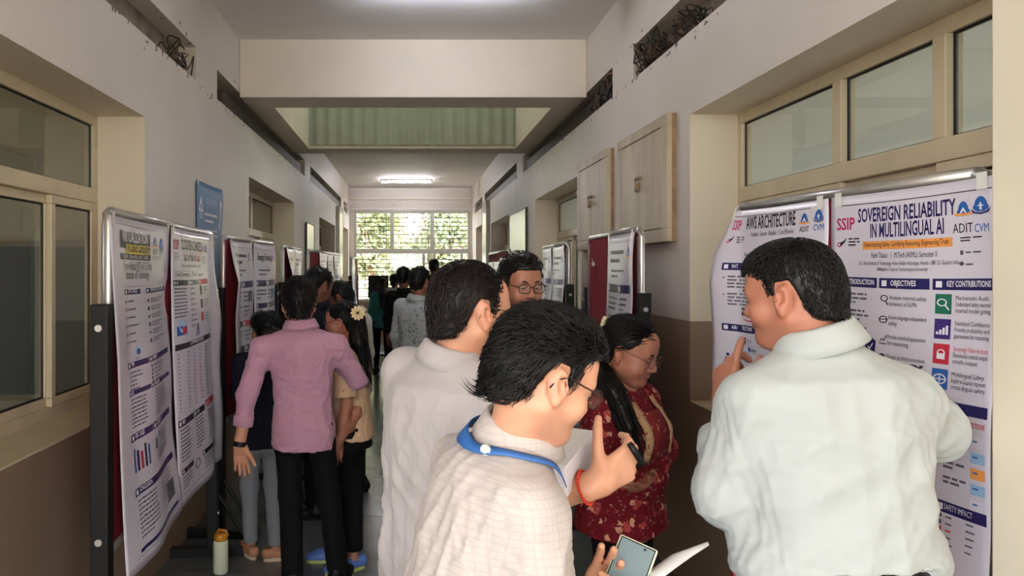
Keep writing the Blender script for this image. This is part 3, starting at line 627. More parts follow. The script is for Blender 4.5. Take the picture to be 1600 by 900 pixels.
# left, nearest: two posters
w1, h1 = .79, 1.27
p = Poster(BL1, -.03, w1, h1, 'poster headed VIRTUALIZATION in a dark box, left half of the nearest left board', ys=.55, bulge=.05, bottom=.05, seed=1, off=.014, curl=(-1, .2, .02)); sx = 1
p.rect(.06, .045, w1, .0475, 'k'); p.rect(.10, .085, .47, .20, 'k'); T('VIRTUALIZATION', .12, .155, .055, 'w', .31, bold=True, lift=.003); p.rect(.17, .17, .46, .235, 'y', .002); T('in Cloud Computing', .18, .222, .045, 'k', .27, bold=True, lift=.004); p.rect(.10, .235, .47, .275, 'k'); T('Types, Benefits and Tools', .12, .266, .024, 'w', .31, lift=.003)
p.logo(.54, .15, .04, 'flame'); T('ADIT', .505, .23, .03, 'k', .07); p.logo(.64, .15, .04, 'drop'); T('CVM', .6, .23, .03, 'b', .07); p.lines(.5, .245, .18, 2, gap=.014)
T('Prem Hadia (PIT) A. D. Patel', .14, .345, .042, 'k', .34); T('Institute of Technology', .16, .405, .042, 'k', .28)
p.rect(.10, .455, .74, .458, 's'); p.header(.14, .475, .33, None); T('INTRO', .19, .50, .02, 'w', .1); p.header(.40, .475, .72, None); T('ARCHITECTURE', .46, .50, .02, 'w', .22)
for k in range(6): p.rect(.145, .545+k*.055, .155, .57+k*.055, 'k'); p.lines(.17, .55+k*.055, .17, 1, seed=k, h=.012); p.disc(.425, .565+k*.058, .017 if k % 2 else .013, 'n' if k < 3 else 'd'); p.lines(.46, .55+k*.058, .22, 2, seed=k+30, h=.010, gap=.019)
p.disc(.27, .90, .034, 'h'); p.disc(.27, .905, .022, 'b', .002)
T('Hypervisor', .23, .955, .012, 'b')
for a, b, t in ((.14, .37, 'TYPES'), (.38, .72, 'BENEFITS')): p.header(a, .965, b, t, h=.04)
for k in range(5): p.lines(.16, 1.03+k*.028, .17, 1, seed=k+50, h=.011); p.rect(.395, 1.026+k*.028, .41, 1.046+k*.028, 'k'); p.lines(.43, 1.03+k*.028, .2, 1, seed=k+60, h=.011)
for a, b, t in ((.14, .37, 'USES'), (.38, .72, 'FUTURE SCOPE')): p.header(a, 1.155, b, t, h=.032)
p.lines(.16, 1.21, .17, 8, seed=101, h=.011, gap=.026); p.lines(.43, 1.21, .2, 8, seed=102, h=.011, gap=.026)
for a, b, t in ((.14, .37, 'USE CASES'), (.38, .72, 'SECURITY')): p.header(a, 1.44, b, t, h=.05)
for k, cc in enumerate('bnrkb'): p.rect(.16+k*.035, 1.54+.02*(k % 3), .18+k*.035, 1.70, cc)
p.lines(.45, 1.53, .2, 8, seed=103, h=.012, gap=.026); p.rect(.40, 1.56, .43, 1.64, 'f'); p.header(.14, 1.80, .72, 'CONCLUSION', h=.05); p.lines(.16, 1.88, .22, 9, seed=104, h=.012, gap=.03); p.lines(.45, 1.88, .2, 6, seed=105, h=.012, gap=.03); p.rect(.55, 1.98, .68, 2.12, 'd'); p.rect(.14, 2.19, .72, 2.215, 'n'); p.rect(.10, 2.235, .74, 2.238, 'k')
p.build()
w1 = .90
p = Poster(BL1, .742, w1, h1, 'poster headed CLOUD SERVICE MODELS, right half of the nearest left board', ys=.62, bulge=.06, bottom=.03, seed=3, off=.03, curl=(1, .1, .04))
p.rect(0, .045, w1-.04, .0475, 'k'); T('SSIP', .03, .155, .055, 'm', .1, bold=True); p.lines(.05, .185, .08, 3, 'k', gap=.02)
T('CLOUD SERVICE MODELS', .17, .15, .062, 'k', .44, bold=True); T('IaaS vs PaaS vs', .21, .235, .055, 'k', .25, bold=True); T('SaaS', .48, .235, .055, 'r', .1, bold=True); T('Infrastructure, platform and software as a service', .16, .285, .022, 'k', .42)
p.logo(.66, .13, .034, 'flame'); p.logo(.735, .13, .03, 'drop'); p.lines(.63, .19, .12, 4, 'k', gap=.018)
p.rect(.03, .315, .72, .318, 's'); T('Cloud Computing   |   M.Tech', .06, .355, .026, 'k', .4); p.lines(.52, .34, .18, 1, 'k', .012)
p.header(.03, .385, .27, 'IaaS', 'k', .042); p.header(.29, .385, .48, 'PaaS', 'd', .042); p.header(.50, .385, .74, 'SaaS', 'r', .042)
p.lines(.04, .445, .21, 9, seed=70, h=.011, gap=.026); p.disc(.13, .73, .05, 'h'); p.rect(.06, .73, .21, .80, 'b'); p.rect(.14, .74, .2, .79, 'r', .002)
for k in range(8): p.rect(.31, .445+k*.042, .32, .465+k*.042, 'k'); p.lines(.335, .448+k*.042, .13, 1, seed=k+80, h=.011)
for k, cc in enumerate('kkr'): p.rect(.53, .44+k*.11, .575, .515+k*.11, cc); p.lines(.62, .45+k*.11, .1, 3, seed=k+90, h=.01, gap=.024)
p.poly([(.40, .84), (.43, .74), (.45, .74), (.48, .84), (.46, .84), (.44, .77), (.42, .84)], 'n')
p.header(.03, .862, .74, None, 'k', .045, icon=False); T('COMPARISON TABLE', .26, .893, .022, 'w', .3)
for k in range(16):
    y = .935+k*.028
    for j, x in enumerate((.06, .20, .33, .46, .60)): p.lines(x, y, .07 if j else .03, 1, 'r' if j in (2, 3) and k > 3 else 'd', seed=k*7+j, h=.010)
p.header(.03, 1.42, .28, 'PROS', 'k', .05); p.header(.30, 1.42, .50, 'CONS', 'k', .05); p.header(.52, 1.40, .74, 'USE', 'r', .05)
for k in range(3): p.lines((.05, .32, .55)[k], 1.49, .16, 9, seed=k+1, h=.012, gap=.028)
p.header(.05, 1.78, .25, None, 'k', .04); p.header(.42, 1.78, .62, None, 'k', .04); p.lines(.06, 1.84, .18, 4, seed=8, h=.012, gap=.026); p.ring(.33, 1.84, .04, .01, 'n'); p.rect(.64, 1.78, .70, 1.90, 'd'); p.lines(.44, 1.84, .16, 4, seed=9, h=.012, gap=.026); p.rect(.04, 1.97, .74, 1.974, 'k')
p.build()

def plain_poster(bd, u0, w, h, label, seed, title=None, dark=False, **k):
    global p
    p = Poster(bd, u0, w, h, label, seed=seed, **k); rg = random.Random(seed)
    p.rect(.03, .04, w-.03, .0425, 'k')
    if title: p.text(title, w*.15, .12, .05, 'k', w*.62, bold=True)
    else: p.lines(w*.15, .085, w*.6, 2, 'k', .02, .045, seed)
    p.logo(w-.1, .11, .03, 'flame'); p.lines(w*.2, .19, w*.5, 2, 'k', .011, .03, seed+1); p.header(.05, .27, w*.48, None, 'n' if not dark else 'k', .045); p.header(w*.52, .27, w-.04, None, 'n', .045)
    y = .34
    while y < h-.12:
        p.lines(.06, y, w*.38, 3, 'd', .012, .028, seed+int(y*99)); p.lines(w*.54, y, w*.25, 3, 'd', .012, .028, seed+int(y*77))
        if rg.random() < .55: p.rect(w-.17, y, w-.06, y+.075, rg.choice('nfbd'))
        y += .10
        if rg.random() < .28: p.header(.05, y, w*.48, None, rg.choice('nk'), .04); p.header(w*.52, y, w-.04, None, rg.choice('nkr'), .04); y += .065
    return p.build()
plain_poster(BL2, .03, .56, 1.25, 'poster with its top left corner folded over, second board on the left', 11, curl=(-1, .22, .06), tear=.05, bulge=.03)
plain_poster(BL2, .60, .58, 1.25, 'poster headed Emerging Technology, second board on the left', 12, 'Emerging Technology', bulge=.05)
plain_poster(BL3, .03, .52, 1.2, 'white curled poster on the near half of the third left board', 13, curl=(-1, .2, .06), tear=.05)
plain_poster(BL3, .58, .50, 1.2, 'shiny poster on the far half of the third left board', 14, bulge=.10)
plain_poster(BL4, .62, .55, 1.15, 'wrinkled poster next to the bare maroon felt on the left', 15, bulge=.08)
plain_poster(BL4, 1.20, .50, 1.15, 'middle poster of the fourth left board catching the light', 16, bulge=.12)
plain_poster(BL4, 1.74, .52, 1.15, 'farthest poster of the fourth left board', 17, bulge=.08)
plain_poster(BL5, .1, .6, 1.2, 'bluish poster beside the end window on the left', 18, bulge=.06)
plain_poster(BR2, .54, .55, 1.22, 'poster with blue tables beside the bare maroon felt on the right', 19, dark=True, bulge=.05, curl=(1, .08, .03))
p.h = 1.22
plain_poster(BR3, .05, .54, 1.2, 'shiny poster, left one of two under the far right window', 20, bulge=.07)
plain_poster(BR3, .62, .56, 1.2, 'shiny poster, right one of two under the far right window', 21, bulge=.07)
plain_poster(BR4, .05, .55, 1.1, 'sagging poster at the far end of the far right board', 22, top=.10, bulge=.1)
plain_poster(BR4, .70, .55, 1.1, 'sagging poster in the middle of the far right board', 23, top=.10, bulge=.1)
plain_poster(BR4, 1.36, .60, 1.1, 'sagging poster at the near end of the far right board', 24, top=.06, bulge=.1)

# ------------------------------------------------------------------ things on the walls
# blue banner on the left wall
M_BAN = mat('blue_banner', (66, 112, 158), .45, noise=.12, nscale=2.5)
class Flat:                               # flat "board" to hang a sheet on a wall
    pass
bw = dict(a=arr(XL, 4.84, 0), b=arr(XL, 5.52, 0), d=arr(0, 1, 0), n=arr(1, 0, 0), L=.68, top=2.30, bot=1)
p = Poster(bw, 0, .68, 1.55, 'tall blue banner with white emblems on the left wall', bulge=.004, bottom=.004, off=.008, mat_=M_BAN, name='wall_banner'); sx = 1
p.poly([(.05, .20), (.10, .09), (.15, .20)], 'w'); p.disc(.10, .17, .025, 'b', .002); T('ADIT', .06, .25, .04, 'l', .1); p.disc(.60, .12, .035, 'w', rx=.025); p.rect(.585, .15, .615, .30, 'l')
T('A.D.P.I.T.', .24, .14, .045, 'l', .26); p.lines(.2, .20, .32, 2, 'w', .016, .045, 3); p.lines(.2, .31, .36, 3, 'l', .012, .035, 4); p.rect(.03, .95, .65, 1.5, 'n')
for k in range(6): p.lines(.1, .48+k*.07, .45, 1, 'l', .012, .03, k)
p.build()
# wooden wall cabinets on the right
M_WOOD = mat('weathered_wood_paint', (188, 174, 150), .45, noise=.22, nscale=7, bump=.2, bscale=25, stretch=(1, 1, .18))
M_WOOD2 = mat('worn_edge', (150, 124, 96), .6, noise=.3, nscale=14, bump=.3, bscale=30)
M_BRASS = mat('tarnished_latch', (140, 116, 84), .45, metal=.7)
def cabinet(y0, y1, z0, z1, label):
    r = empty('wall_cabinet', (XR, (y0+y1)/2, z0)); bs = (XR, (y0+y1)/2, z0); x0 = XR-.055
    box_obj('body', (x0+.012, y0+.003, z0), (XR+.002, y1-.003, z1), M_WOOD2, r, bs, bevel=.004)
    for p_ in (((x0, y0, z1-.06), (x0+.03, y1, z1)), ((x0, y0, z0), (x0+.03, y1, z0+.075)), ((x0, y0, z0+.075), (x0+.03, y0+.11, z1-.06)), ((x0, y1-.09, z0+.075), (x0+.03, y1, z1-.06))): box_obj('face_frame', p_[0], p_[1], M_WOOD, r, bs, bevel=.004)
    ym = (y0+.11+y1-.09)/2
    for a, b, nm in ((y0+.114, ym-.003, 1), (ym+.003, y1-.094, 2)):
        d = box_obj('door', (x0+.002, a, z0+.08), (x0+.02, b, z1-.065), M_WOOD, r, bs, bevel=.003)
    h = MB(); h.tube([(x0-.004, ym+.02, (z0+z1)/2+.06), (x0-.016, ym+.02, (z0+z1)/2+.05), (x0-.016, ym+.02, (z0+z1)/2-.02), (x0-.004, ym+.02, (z0+z1)/2-.03)], .006, 8); h.build('latch', M_BRASS, d, bs, smooth=True)
    h = MB(); h.box((x0-.014, ym-.045, (z0+z1)/2+.045), (x0+.002, ym+.045, (z0+z1)/2+.062)); h.box((x0-.02, ym-.02, (z0+z1)/2-.02), (x0+.001, ym+.015, (z0+z1)/2+.02)); h.build('hasp', M_BRASS, d, bs, bevel=.002)
    tag(r, label, 'cabinet', 'wooden cabinets on the right wall')
cabinet(4.05, 5.02, 1.85, 2.56, 'large worn wooden wall cabinet nearest on the right wall'); cabinet(5.28, 6.22, 1.85, 2.57, 'farther wooden wall cabinet with a shiny streak, beside the far window')
# pale metal notice boards on the walls
M_SHEET = mat('pale_steel', (206, 204, 188), .22, metal=.25, noise=.05, nscale=3)
def wall_sheet(x, sgn, y0, y1, z0, z1, label, t=.02, es=None):
    r = empty('notice_board', (x, (y0+y1)/2, z0)); bs = (x, (y0+y1)/2, z0); a, b = sorted((x+sgn*.003, x+sgn*t))
    box_obj('sheet', (a, y0, z0), (b, y1, z1), M_SHEET, r, bs)
    for q in ((y0-.012, y0, z0, z1), (y1, y1+.012, z0, z1), (y0-.012, y1+.012, z1, z1+.012), (y0-.012, y1+.012, z0-.012, z0)): a2, b2 = sorted((x+sgn*.002, x+sgn*(t+.006))); box_obj('edge_strip', (a2, q[0], q[2]), (b2, q[1], q[3]), es or mat('dark_strip', (70, 66, 60), .5), r, bs)
    tag(r, label, 'notice board', 'pale boards on the walls')
wall_sheet(XR, -1, 9.2, 10.7, 1.42, 2.46, 'tall pale metal notice board on the right wall')
wall_sheet(XL, 1, 9.95, 10.72, 1.5, 2.32, 'small pale notice board on the left wall between windows')
wall_sheet(XL, 1, 14.15, 14.9, 1.6, 2.9, 'narrow tall pale board on the left wall near its end', .06, M_SHEET)
wall_sheet(XR, -1, 13.55, 14.3, 1.6, 2.95, 'narrow tall pale board on the right wall near its end', .06, M_SHEET)

# ------------------------------------------------------------------ loose cables in the open slots
def tangle(xin, sgn, y0, y1, n, label, seed, zc=SZ0, hang=.1, rad=.005, up=.12, out=.05):
    rg = random.Random(seed); bs = (xin, (y0+y1)/2, zc); r = empty('cable_tangle', bs)
    for k in range(n):
        yc = rg.uniform(y0, y1); pts = []; L = rg.uniform(.1, .35)
        for q in range(7):
            t = q/6; pts.append((xin+sgn*(.10-rg.uniform(.0, .10+out)*math.sin(t*3.1)), yc+(t-.5)*L+rg.uniform(-.03, .03), zc+.015+up*rg.random()*math.sin(t*3.1)-hang*max(0, t-.6)*rg.random()))
        pts = [np.array(p_) for p_ in pts]; sm = []
        for i in range(len(pts)-1):
            a, b, c_, d_ = pts[max(i-1, 0)], pts[i], pts[i+1], pts[min(i+2, len(pts)-1)]
            for u in (0, .33, .66): sm.append(.5*((2*b)+(c_-a)*u+(2*a-5*b+4*c_-d_)*u*u+(3*b-a-3*c_+d_)*u**3))
        m = MB(); m.tube(sm+[pts[-1]], rg.uniform(rad*.5, rad), 5); m.build('cable', rg.choice((M_CABLE, M_CABLE, M_CABLE2)), r, bs, smooth=True)
    tag(r, label, 'cable tangle', 'loose cables in the wall slots')
tangle(XR, 1, 4.35, 4.78, 34, 'thick tangle of dark cables spilling from the near right wall slot', 3, up=.2, hang=.05)
tangle(XR, 1, 3.72, 4.05, 14, 'small nest of brown cables in the near right wall slot', 4, up=.12)
tangle(XR, 1, 5.36, 6.0, 30, 'black cables stuffed in the right wall slot beside the beam', 5, up=.2, hang=.25, rad=.010, out=.02)
tangle(XL, -1, 4.45, 4.82, 8, 'thin loose wires in the near left wall slot', 6, up=.18, hang=.14)
m = MB(); m.tube([(XR+.115, 3.2, SZ0+.008), (XR+.115, 4.82, SZ0+.008)], .008, 8); tag(m.build('conduit', M_CABLE, None, (XR, 4, SZ0)), 'dark conduit lying along the bottom of the near right wall slot', 'conduit')
m = MB(); m.box((XL-.01, 5.52, SZ0-.0), (XL+.04, 6.09, SZ0+.16)); 

# ------------------------------------------------------------------ small things on the floor
bs = (-1.07, 4.13, .0); r = empty('water_bottle', bs)
bs = tuple(W(345, 888, 4.12)*arr(1, 1, 0)); r.location = bs
m = MB(); m.lathe(bs, [(.036, 0), (.041, .006), (.041, .165), (.038, .178), (.030, .185)], 24); m.build('bottle_body', mat('bottle_white', (214, 220, 196), .4), r, bs, smooth=True)
m = MB(); m.lathe(bs, [(.036, .183), (.037, .188), (.037, .215), (.032, .222)], 24); m.build('lid', mat('lid_orange', (190, 128, 30), .35), r, bs, smooth=True)
m = MB(); m.tube([arr(*bs)+arr(-.02, 0, .222), arr(*bs)+arr(-.012, 0, .24), arr(*bs)+arr(.03, 0, .235), arr(*bs)+arr(.04, 0, .205)], .007, 8); m.build('carry_loop', MATS['lid_orange'], r, bs, smooth=True)
tag(r, 'white water bottle with amber lid beside the nearest left board', 'bottle')
# red-backed chair behind the man on the right, mostly hidden
bs = (1.10, 1.98, 0); r = empty('chair', bs); M_RED = mat('red_plastic', (170, 24, 38), .4)
def bentplate(c, w, h, fwd, z0):
    m = MB(); n_ = 10; V = []; Fc = []
    for j in range(7):
        for i in range(n_+1):
            u = i/n_*2-1; v = j/6; V.append((c[0]+u*w/2, c[1]+fwd*(.05*u*u)+.04*v, z0+h*v-.03*v*u*u))
    for j in range(6):
        for i in range(n_): a = j*(n_+1)+i; Fc.append((a, a+1, a+n_+2, a+n_+1))
    m.add(V, Fc); return m
bk = bentplate((1.10, 2.12, 0), .35, .33, -1, .62).build('backrest', M_RED, r, bs, smooth=True); bk.modifiers.new('t', 'SOLIDIFY').thickness = .012
box_obj('seat', (.93, 1.80, .42), (1.27, 2.12, .445), M_RED, r, bs, bevel=.01)
for x, y in ((.95, 1.82), (1.25, 1.82), (.95, 2.10), (1.25, 2.10)):
    m = MB(); m.tube([(x, y, 0), (x, y, .42)], .012, 8); m.build('leg', M_BLACK, r, bs, smooth=True)
for x in (.95, 1.25):
    m = MB(); m.tube([(x, 2.10, .42), (x, 2.14, .66)], .011, 8); m.build('back_tube', M_BLACK, r, bs, smooth=True)
tag(r, 'red plastic chair behind the man in the white shirt', 'chair')
# dark display screen back at the end of the corridor
bs = (-.48, 14.6, 0); r = empty('display_screen', bs)
box_obj('screen', (-.82, 14.58, 1.12), (-.42, 14.63, 1.57), M_BLACK, r, bs, bevel=.005); box_obj('stand_post', (-.64, 14.59, .03), (-.6, 14.62, 1.12), M_BLACK, r, bs); box_obj('stand_base', (-.82, 14.4, 0), (-.42, 14.8, .03), M_BLACK, r, bs)
tag(r, 'black display screen on a stand before the end window', 'screen')

# white marker scribble on the bare felt, made up as a small thin sheet
q = BR2['b']-BR2['d']*.16+BR2['n']*.016+arr(0, 0, 1.735); m = MB(); dd_ = -BR2['d']
m.poly([dd_*x+arr(0, 0, z)+BR2['n']*y for x, y, z in ((-.05, .0, -.012), (-.02, .006, -.02), (.05, .004, -.016), (.055, .01, .008), (.012, .004, .004), (.0, .012, .03), (-.008, .004, .006), (-.05, .003, .004))]); o = m.build('marker_scribble', mat('scribble_white', (226, 220, 216), .7), None, loc=tuple(q)); o.modifiers.new('t', 'SOLIDIFY').thickness = .001
tag(o, 'white marker scribble on the bare maroon felt at right', 'paper')
# ------------------------------------------------------------------ distance-field modelling of people
class Field:
    def __init__(s, lo, hi, h):
        s.lo = np.asarray(lo, float); s.h = h; n = np.ceil((np.asarray(hi, float)-s.lo)/h).astype(int)+1
        s.ax = [s.lo[i]+np.arange(n[i])*h for i in range(3)]; s.d = np.full(n, .2, np.float32)
    def sl(s, lo, hi):
        out = []
        for i in range(3):
            a = max(0, int((lo[i]-s.lo[i])/s.h)); b = min(len(s.ax[i]), int((hi[i]-s.lo[i])/s.h)+2); out.append(slice(a, max(a, b)))
        return tuple(out)
    def xyz(s, q): return s.ax[0][q[0]][:, None, None], s.ax[1][q[1]][None, :, None], s.ax[2][q[2]][None, None, :]
    def put(s, fn, lo, hi, k=.02, mode='u'):
        m = k+s.h*2+.02; q = s.sl(np.asarray(lo)-m, np.asarray(hi)+m); x, y, z = s.xyz(q)
        if 0 in s.d[q].shape: return
        e = fn(x, y, z).astype(np.float32); d = s.d[q]
        if mode == 'u':
            hh = np.maximum(k-np.abs(d-e), 0)/k; s.d[q] = np.minimum(d, e)-hh*hh*k*.25
        else:                                # smooth subtraction
            hh = np.maximum(k-np.abs(d+e), 0)/k; s.d[q] = np.maximum(d, -e)+hh*hh*k*.25
    def cap(s, a, b, r1, r2, k=.02, mode='u'):
        a, b = np.asarray(a, float), np.asarray(b, float); ba = b-a; L = ba@ba+1e-12; r = max(r1, r2)
        def f(x, y, z):
            t = np.clip(((x-a[0])*ba[0]+(y-a[1])*ba[1]+(z-a[2])*ba[2])/L, 0, 1)
            return np.sqrt((x-a[0]-t*ba[0])**2+(y-a[1]-t*ba[1])**2+(z-a[2]-t*ba[2])**2)-(r1+(r2-r1)*t)
        s.put(f, np.minimum(a, b)-r, np.maximum(a, b)+r, k, mode)
    def ell(s, c, r, R=None, k=.02, mode='u'):
        c = np.asarray(c, float); r = np.asarray(r, float); R = np.eye(3) if R is None else R      # R columns = local axes
        def f(x, y, z):
            X, Y, Z = x-c[0], y-c[1], z-c[2]; l = [(X*R[0, i]+Y*R[1, i]+Z*R[2, i]) for i in range(3)]
            k0 = np.sqrt(sum((l[i]/r[i])**2 for i in range(3))); k1 = np.sqrt(sum((l[i]/r[i]**2)**2 for i in range(3)))+1e-9
            return k0*(k0-1)/k1
        s.put(f, c-r.max(), c+r.max(), k, mode)
    def loft(s, o, R, st, k=.03, p=2.3, mode='u'):
        """stations (t, cx, cy, rx, ry) along R[:,2] from o, cross axes R[:,0], R[:,1]"""
        st = np.array(st, float); t0, t1 = st[0, 0], st[-1, 0]; m = st[:, 3:].max()+np.abs(st[:, 1:3]).max()
        e0, e1 = o+R[:, 2]*t0, o+R[:, 2]*t1
        def f(x, y, z):
            X, Y, Z = x-o[0], y-o[1], z-o[2]; l = [(X*R[0, i]+Y*R[1, i]+Z*R[2, i]) for i in range(3)]; t = l[2]; tc = np.clip(t, t0, t1)
            cx, cy, rx, ry = [np.interp(tc, st[:, 0], st[:, i]) for i in (1, 2, 3, 4)]
            a = (np.abs((l[0]-cx)/rx)**p+np.abs((l[1]-cy)/ry)**p)**(1/p); d = (a-1)*np.minimum(rx, ry)
            over = np.abs(t-tc); return np.maximum(d, np.where(over > 0, over, -.2))
        s.put(f, np.minimum(e0, e1)-m, np.maximum(e0, e1)+m, k, mode)
    def clip(s, o, n):                       # keep the side where (p-o).n > 0
        o = np.asarray(o, float); n = nrm(n); x, y, z = s.xyz((slice(None),)*3)
        s.d = np.maximum(s.d, -((x-o[0])*n[0]+(y-o[1])*n[1]+(z-o[2])*n[2])).astype(np.float32)
    def mesh(s):
        d = s.d; ins = d < 0; nx, ny, nz = d.shape
        c = np.zeros((nx-1, ny-1, nz-1), np.int8)
        for i in (0, 1):
            for j in (0, 1):
                for k in (0, 1): c += ins[i:nx-1+i, j:ny-1+j, k:nz-1+k]
        act = np.argwhere((c > 0) & (c < 8)); N = len(act)
        if N == 0: return np.zeros((0, 3)), np.zeros((0, 4), int)
        vid = np.full(c.shape, -1, np.int32); vid[act[:, 0], act[:, 1], act[:, 2]] = np.arange(N)
        cv = {}
        for i in (0, 1):
            for j in (0, 1):
                for k in (0, 1): cv[(i, j, k)] = d[act[:, 0]+i, act[:, 1]+j, act[:, 2]+k]
        pos = np.zeros((N, 3)); cnt = np.zeros(N); keys = list(cv)
        for a in keys:
            for ax in range(3):
                if a[ax]: continue
                b = list(a); b[ax] = 1; b = tuple(b); va, vb = cv[a], cv[b]; cr = (va < 0) != (vb < 0); t = np.where(cr, va/(va-vb+1e-12), 0)
                P = np.array(a, float)[None, :].repeat(N, 0); P[:, ax] += t; pos[cr] += P[cr]; cnt += cr
        V = s.lo+s.h*(act+pos/cnt[:, None]); Q = []
        for ax in range(3):
            o1, o2 = [(1, 2), (2, 0), (0, 1)][ax]
            sa = [slice(None)]*3; sb = [slice(None)]*3; sa[ax] = slice(0, -1); sb[ax] = slice(1, None); cr = ins[tuple(sa)] != ins[tuple(sb)]
            e = np.argwhere(cr); e = e[(e[:, o1] > 0) & (e[:, o2] > 0) & (e[:, o1] < d.shape[o1]-1) & (e[:, o2] < d.shape[o2]-1)]
            flip = ins[e[:, 0], e[:, 1], e[:, 2]]
            def cell(du, dv): g = e.copy(); g[:, o1] -= du; g[:, o2] -= dv; return vid[g[:, 0], g[:, 1], g[:, 2]]
            q = np.stack([cell(1, 1), cell(0, 1), cell(0, 0), cell(1, 0)], 1); q[~flip] = q[~flip][:, ::-1]; Q.append(q)
        return V, np.concatenate(Q)
def vnormals(V, Q):
    n = np.cross(V[Q[:, 2]]-V[Q[:, 0]], V[Q[:, 3]]-V[Q[:, 1]]); N = np.zeros_like(V)
    for i in range(4): np.add.at(N, Q[:, i], n)
    return N/(np.linalg.norm(N, axis=1)[:, None]+1e-12)
def smooth(V, Q, it=1, lam=.5):
    for _ in range(it):
        S = np.zeros_like(V); C = np.zeros(len(V))
        for i in range(4):
            for j in (1, 3): np.add.at(S, Q[:, i], V[Q[:, (i+j) % 4]]); np.add.at(C, Q[:, i], 1)
        V = V+lam*(S/np.maximum(C, 1)[:, None]-V)
    return V
def waves(P, seed, amp, L, n=7, vert=.35, sharp=True):   # cloth folds
    rg = np.random.default_rng(seed); f = np.zeros(len(P))
    for i in range(n):
        d = rg.normal(size=3); d[2] *= vert; d /= np.linalg.norm(d); l = L*rg.uniform(.55, 1.7); ph = rg.uniform(0, 6.28)
        w = rg.normal(size=3); w /= np.linalg.norm(w)
        a = np.sin(P@d*2*np.pi/l+ph+1.3*np.sin(P@w*2*np.pi/(l*2.3)+ph*2))
        if sharp: a = 1-2*np.abs(a)**.75
        m = .5+.5*np.sin(P@w*2*np.pi/(L*3)+ph*3); f += a*m
    return amp*f/math.sqrt(n)
def rotm(axis, a):
    axis = nrm(axis); c, s = math.cos(a), math.sin(a); x, y, z = axis
    return np.array([[c+x*x*(1-c), x*y*(1-c)-z*s, x*z*(1-c)+y*s], [y*x*(1-c)+z*s, c+y*y*(1-c), y*z*(1-c)-x*s], [z*x*(1-c)-y*s, z*y*(1-c)+x*s, c+z*z*(1-c)]])

# ------------------------------------------------------------------ materials of people
def skin_mat(name, rgb):
    m = bpy.data.materials.new(name); m.use_nodes = True; N = NT(m); b = N.b
    at = N.new('ShaderNodeVertexColor'); at.layer_name = 'tint'
    g = N.new('ShaderNodeTexCoord'); n = N.new('ShaderNodeTexNoise', Scale=28.0, Detail=5.0); N.link(g.outputs['Object'], n.inputs['Vector'])
    c = lin(rgb); c2 = (c[0]*1.08, c[1]*.92, c[2]*.88, 1)
    N.link(N.mix(1.0, N.mix(n.outputs[0], c, c2), at.outputs[0], 'MULTIPLY'), b.inputs['Base Color'])
    b.inputs['Roughness'].default_value = .5; b.inputs['Subsurface Weight'].default_value = .12; b.inputs['Subsurface Radius'].default_value = (.012, .005, .003); b.inputs['Subsurface Scale'].default_value = .6
    n2 = N.new('ShaderNodeTexNoise', Scale=380.0, Detail=2.0); N.link(g.outputs['Object'], n2.inputs['Vector']); bp = N.new('ShaderNodeBump', Strength=.08, Distance=.004); N.link(n2.outputs[0], bp.inputs['Height']); N.link(bp.outputs[0], b.inputs['Normal'])
    MATS[name] = m; return m
SK = {'a': skin_mat('skin_warm', (206, 156, 128)), 'b': skin_mat('skin_tan', (188, 136, 110)), 'c': skin_mat('skin_brown', (164, 112, 90)), 'd': skin_mat('skin_deep', (128, 84, 66))}
M_HAIR = mat('black_hair', (13, 11, 11), .42, spec=.3, noise=.4, nscale=30)
M_HAIR2 = mat('dark_brown_hair', (28, 21, 20), .45, spec=.3, noise=.4, nscale=30)
M_EYE = mat('eye_white', (214, 206, 200), .2); M_IRIS = mat('iris', (30, 20, 16), .2); M_BROW = mat('brow', (26, 20, 18), .8)
M_METAL = mat('spectacle_metal', (120, 112, 104), .3, metal=.8); M_LENS = glass_mat('spectacle_lens', (.93, .94, .95, 1), .04)
def cloth(name, rgb, rough=.85, bump=.15, check=None, bscale=900, noise=.04):
    m = mat(name, rgb, rough, noise=noise, nscale=9, bump=bump, bscale=bscale, spec=.2, sheen=.1 if rgb[0] > 60 else 0)
    if check:
        N = NT(m); g = N.new('ShaderNodeTexCoord'); sp = N.new('ShaderNodeSeparateXYZ'); N.link(g.outputs['Object'], sp.inputs[0])
        fr, c2, fac = check
        def line(o): return N.math('GREATER_THAN', N.math('SINE', N.math('MULTIPLY', o, 2*math.pi*fr)), .72)
        f = N.math('MAXIMUM', line(N.math('ADD', sp.outputs['X'], N.math('MULTIPLY', sp.outputs['Y'], .8))), line(sp.outputs['Z']))
        old = N.b.inputs['Base Color'].links[0].from_socket; N.link(N.mix(N.math('MULTIPLY', f, fac), old, lin(c2)), N.b.inputs['Base Color'])
    return m
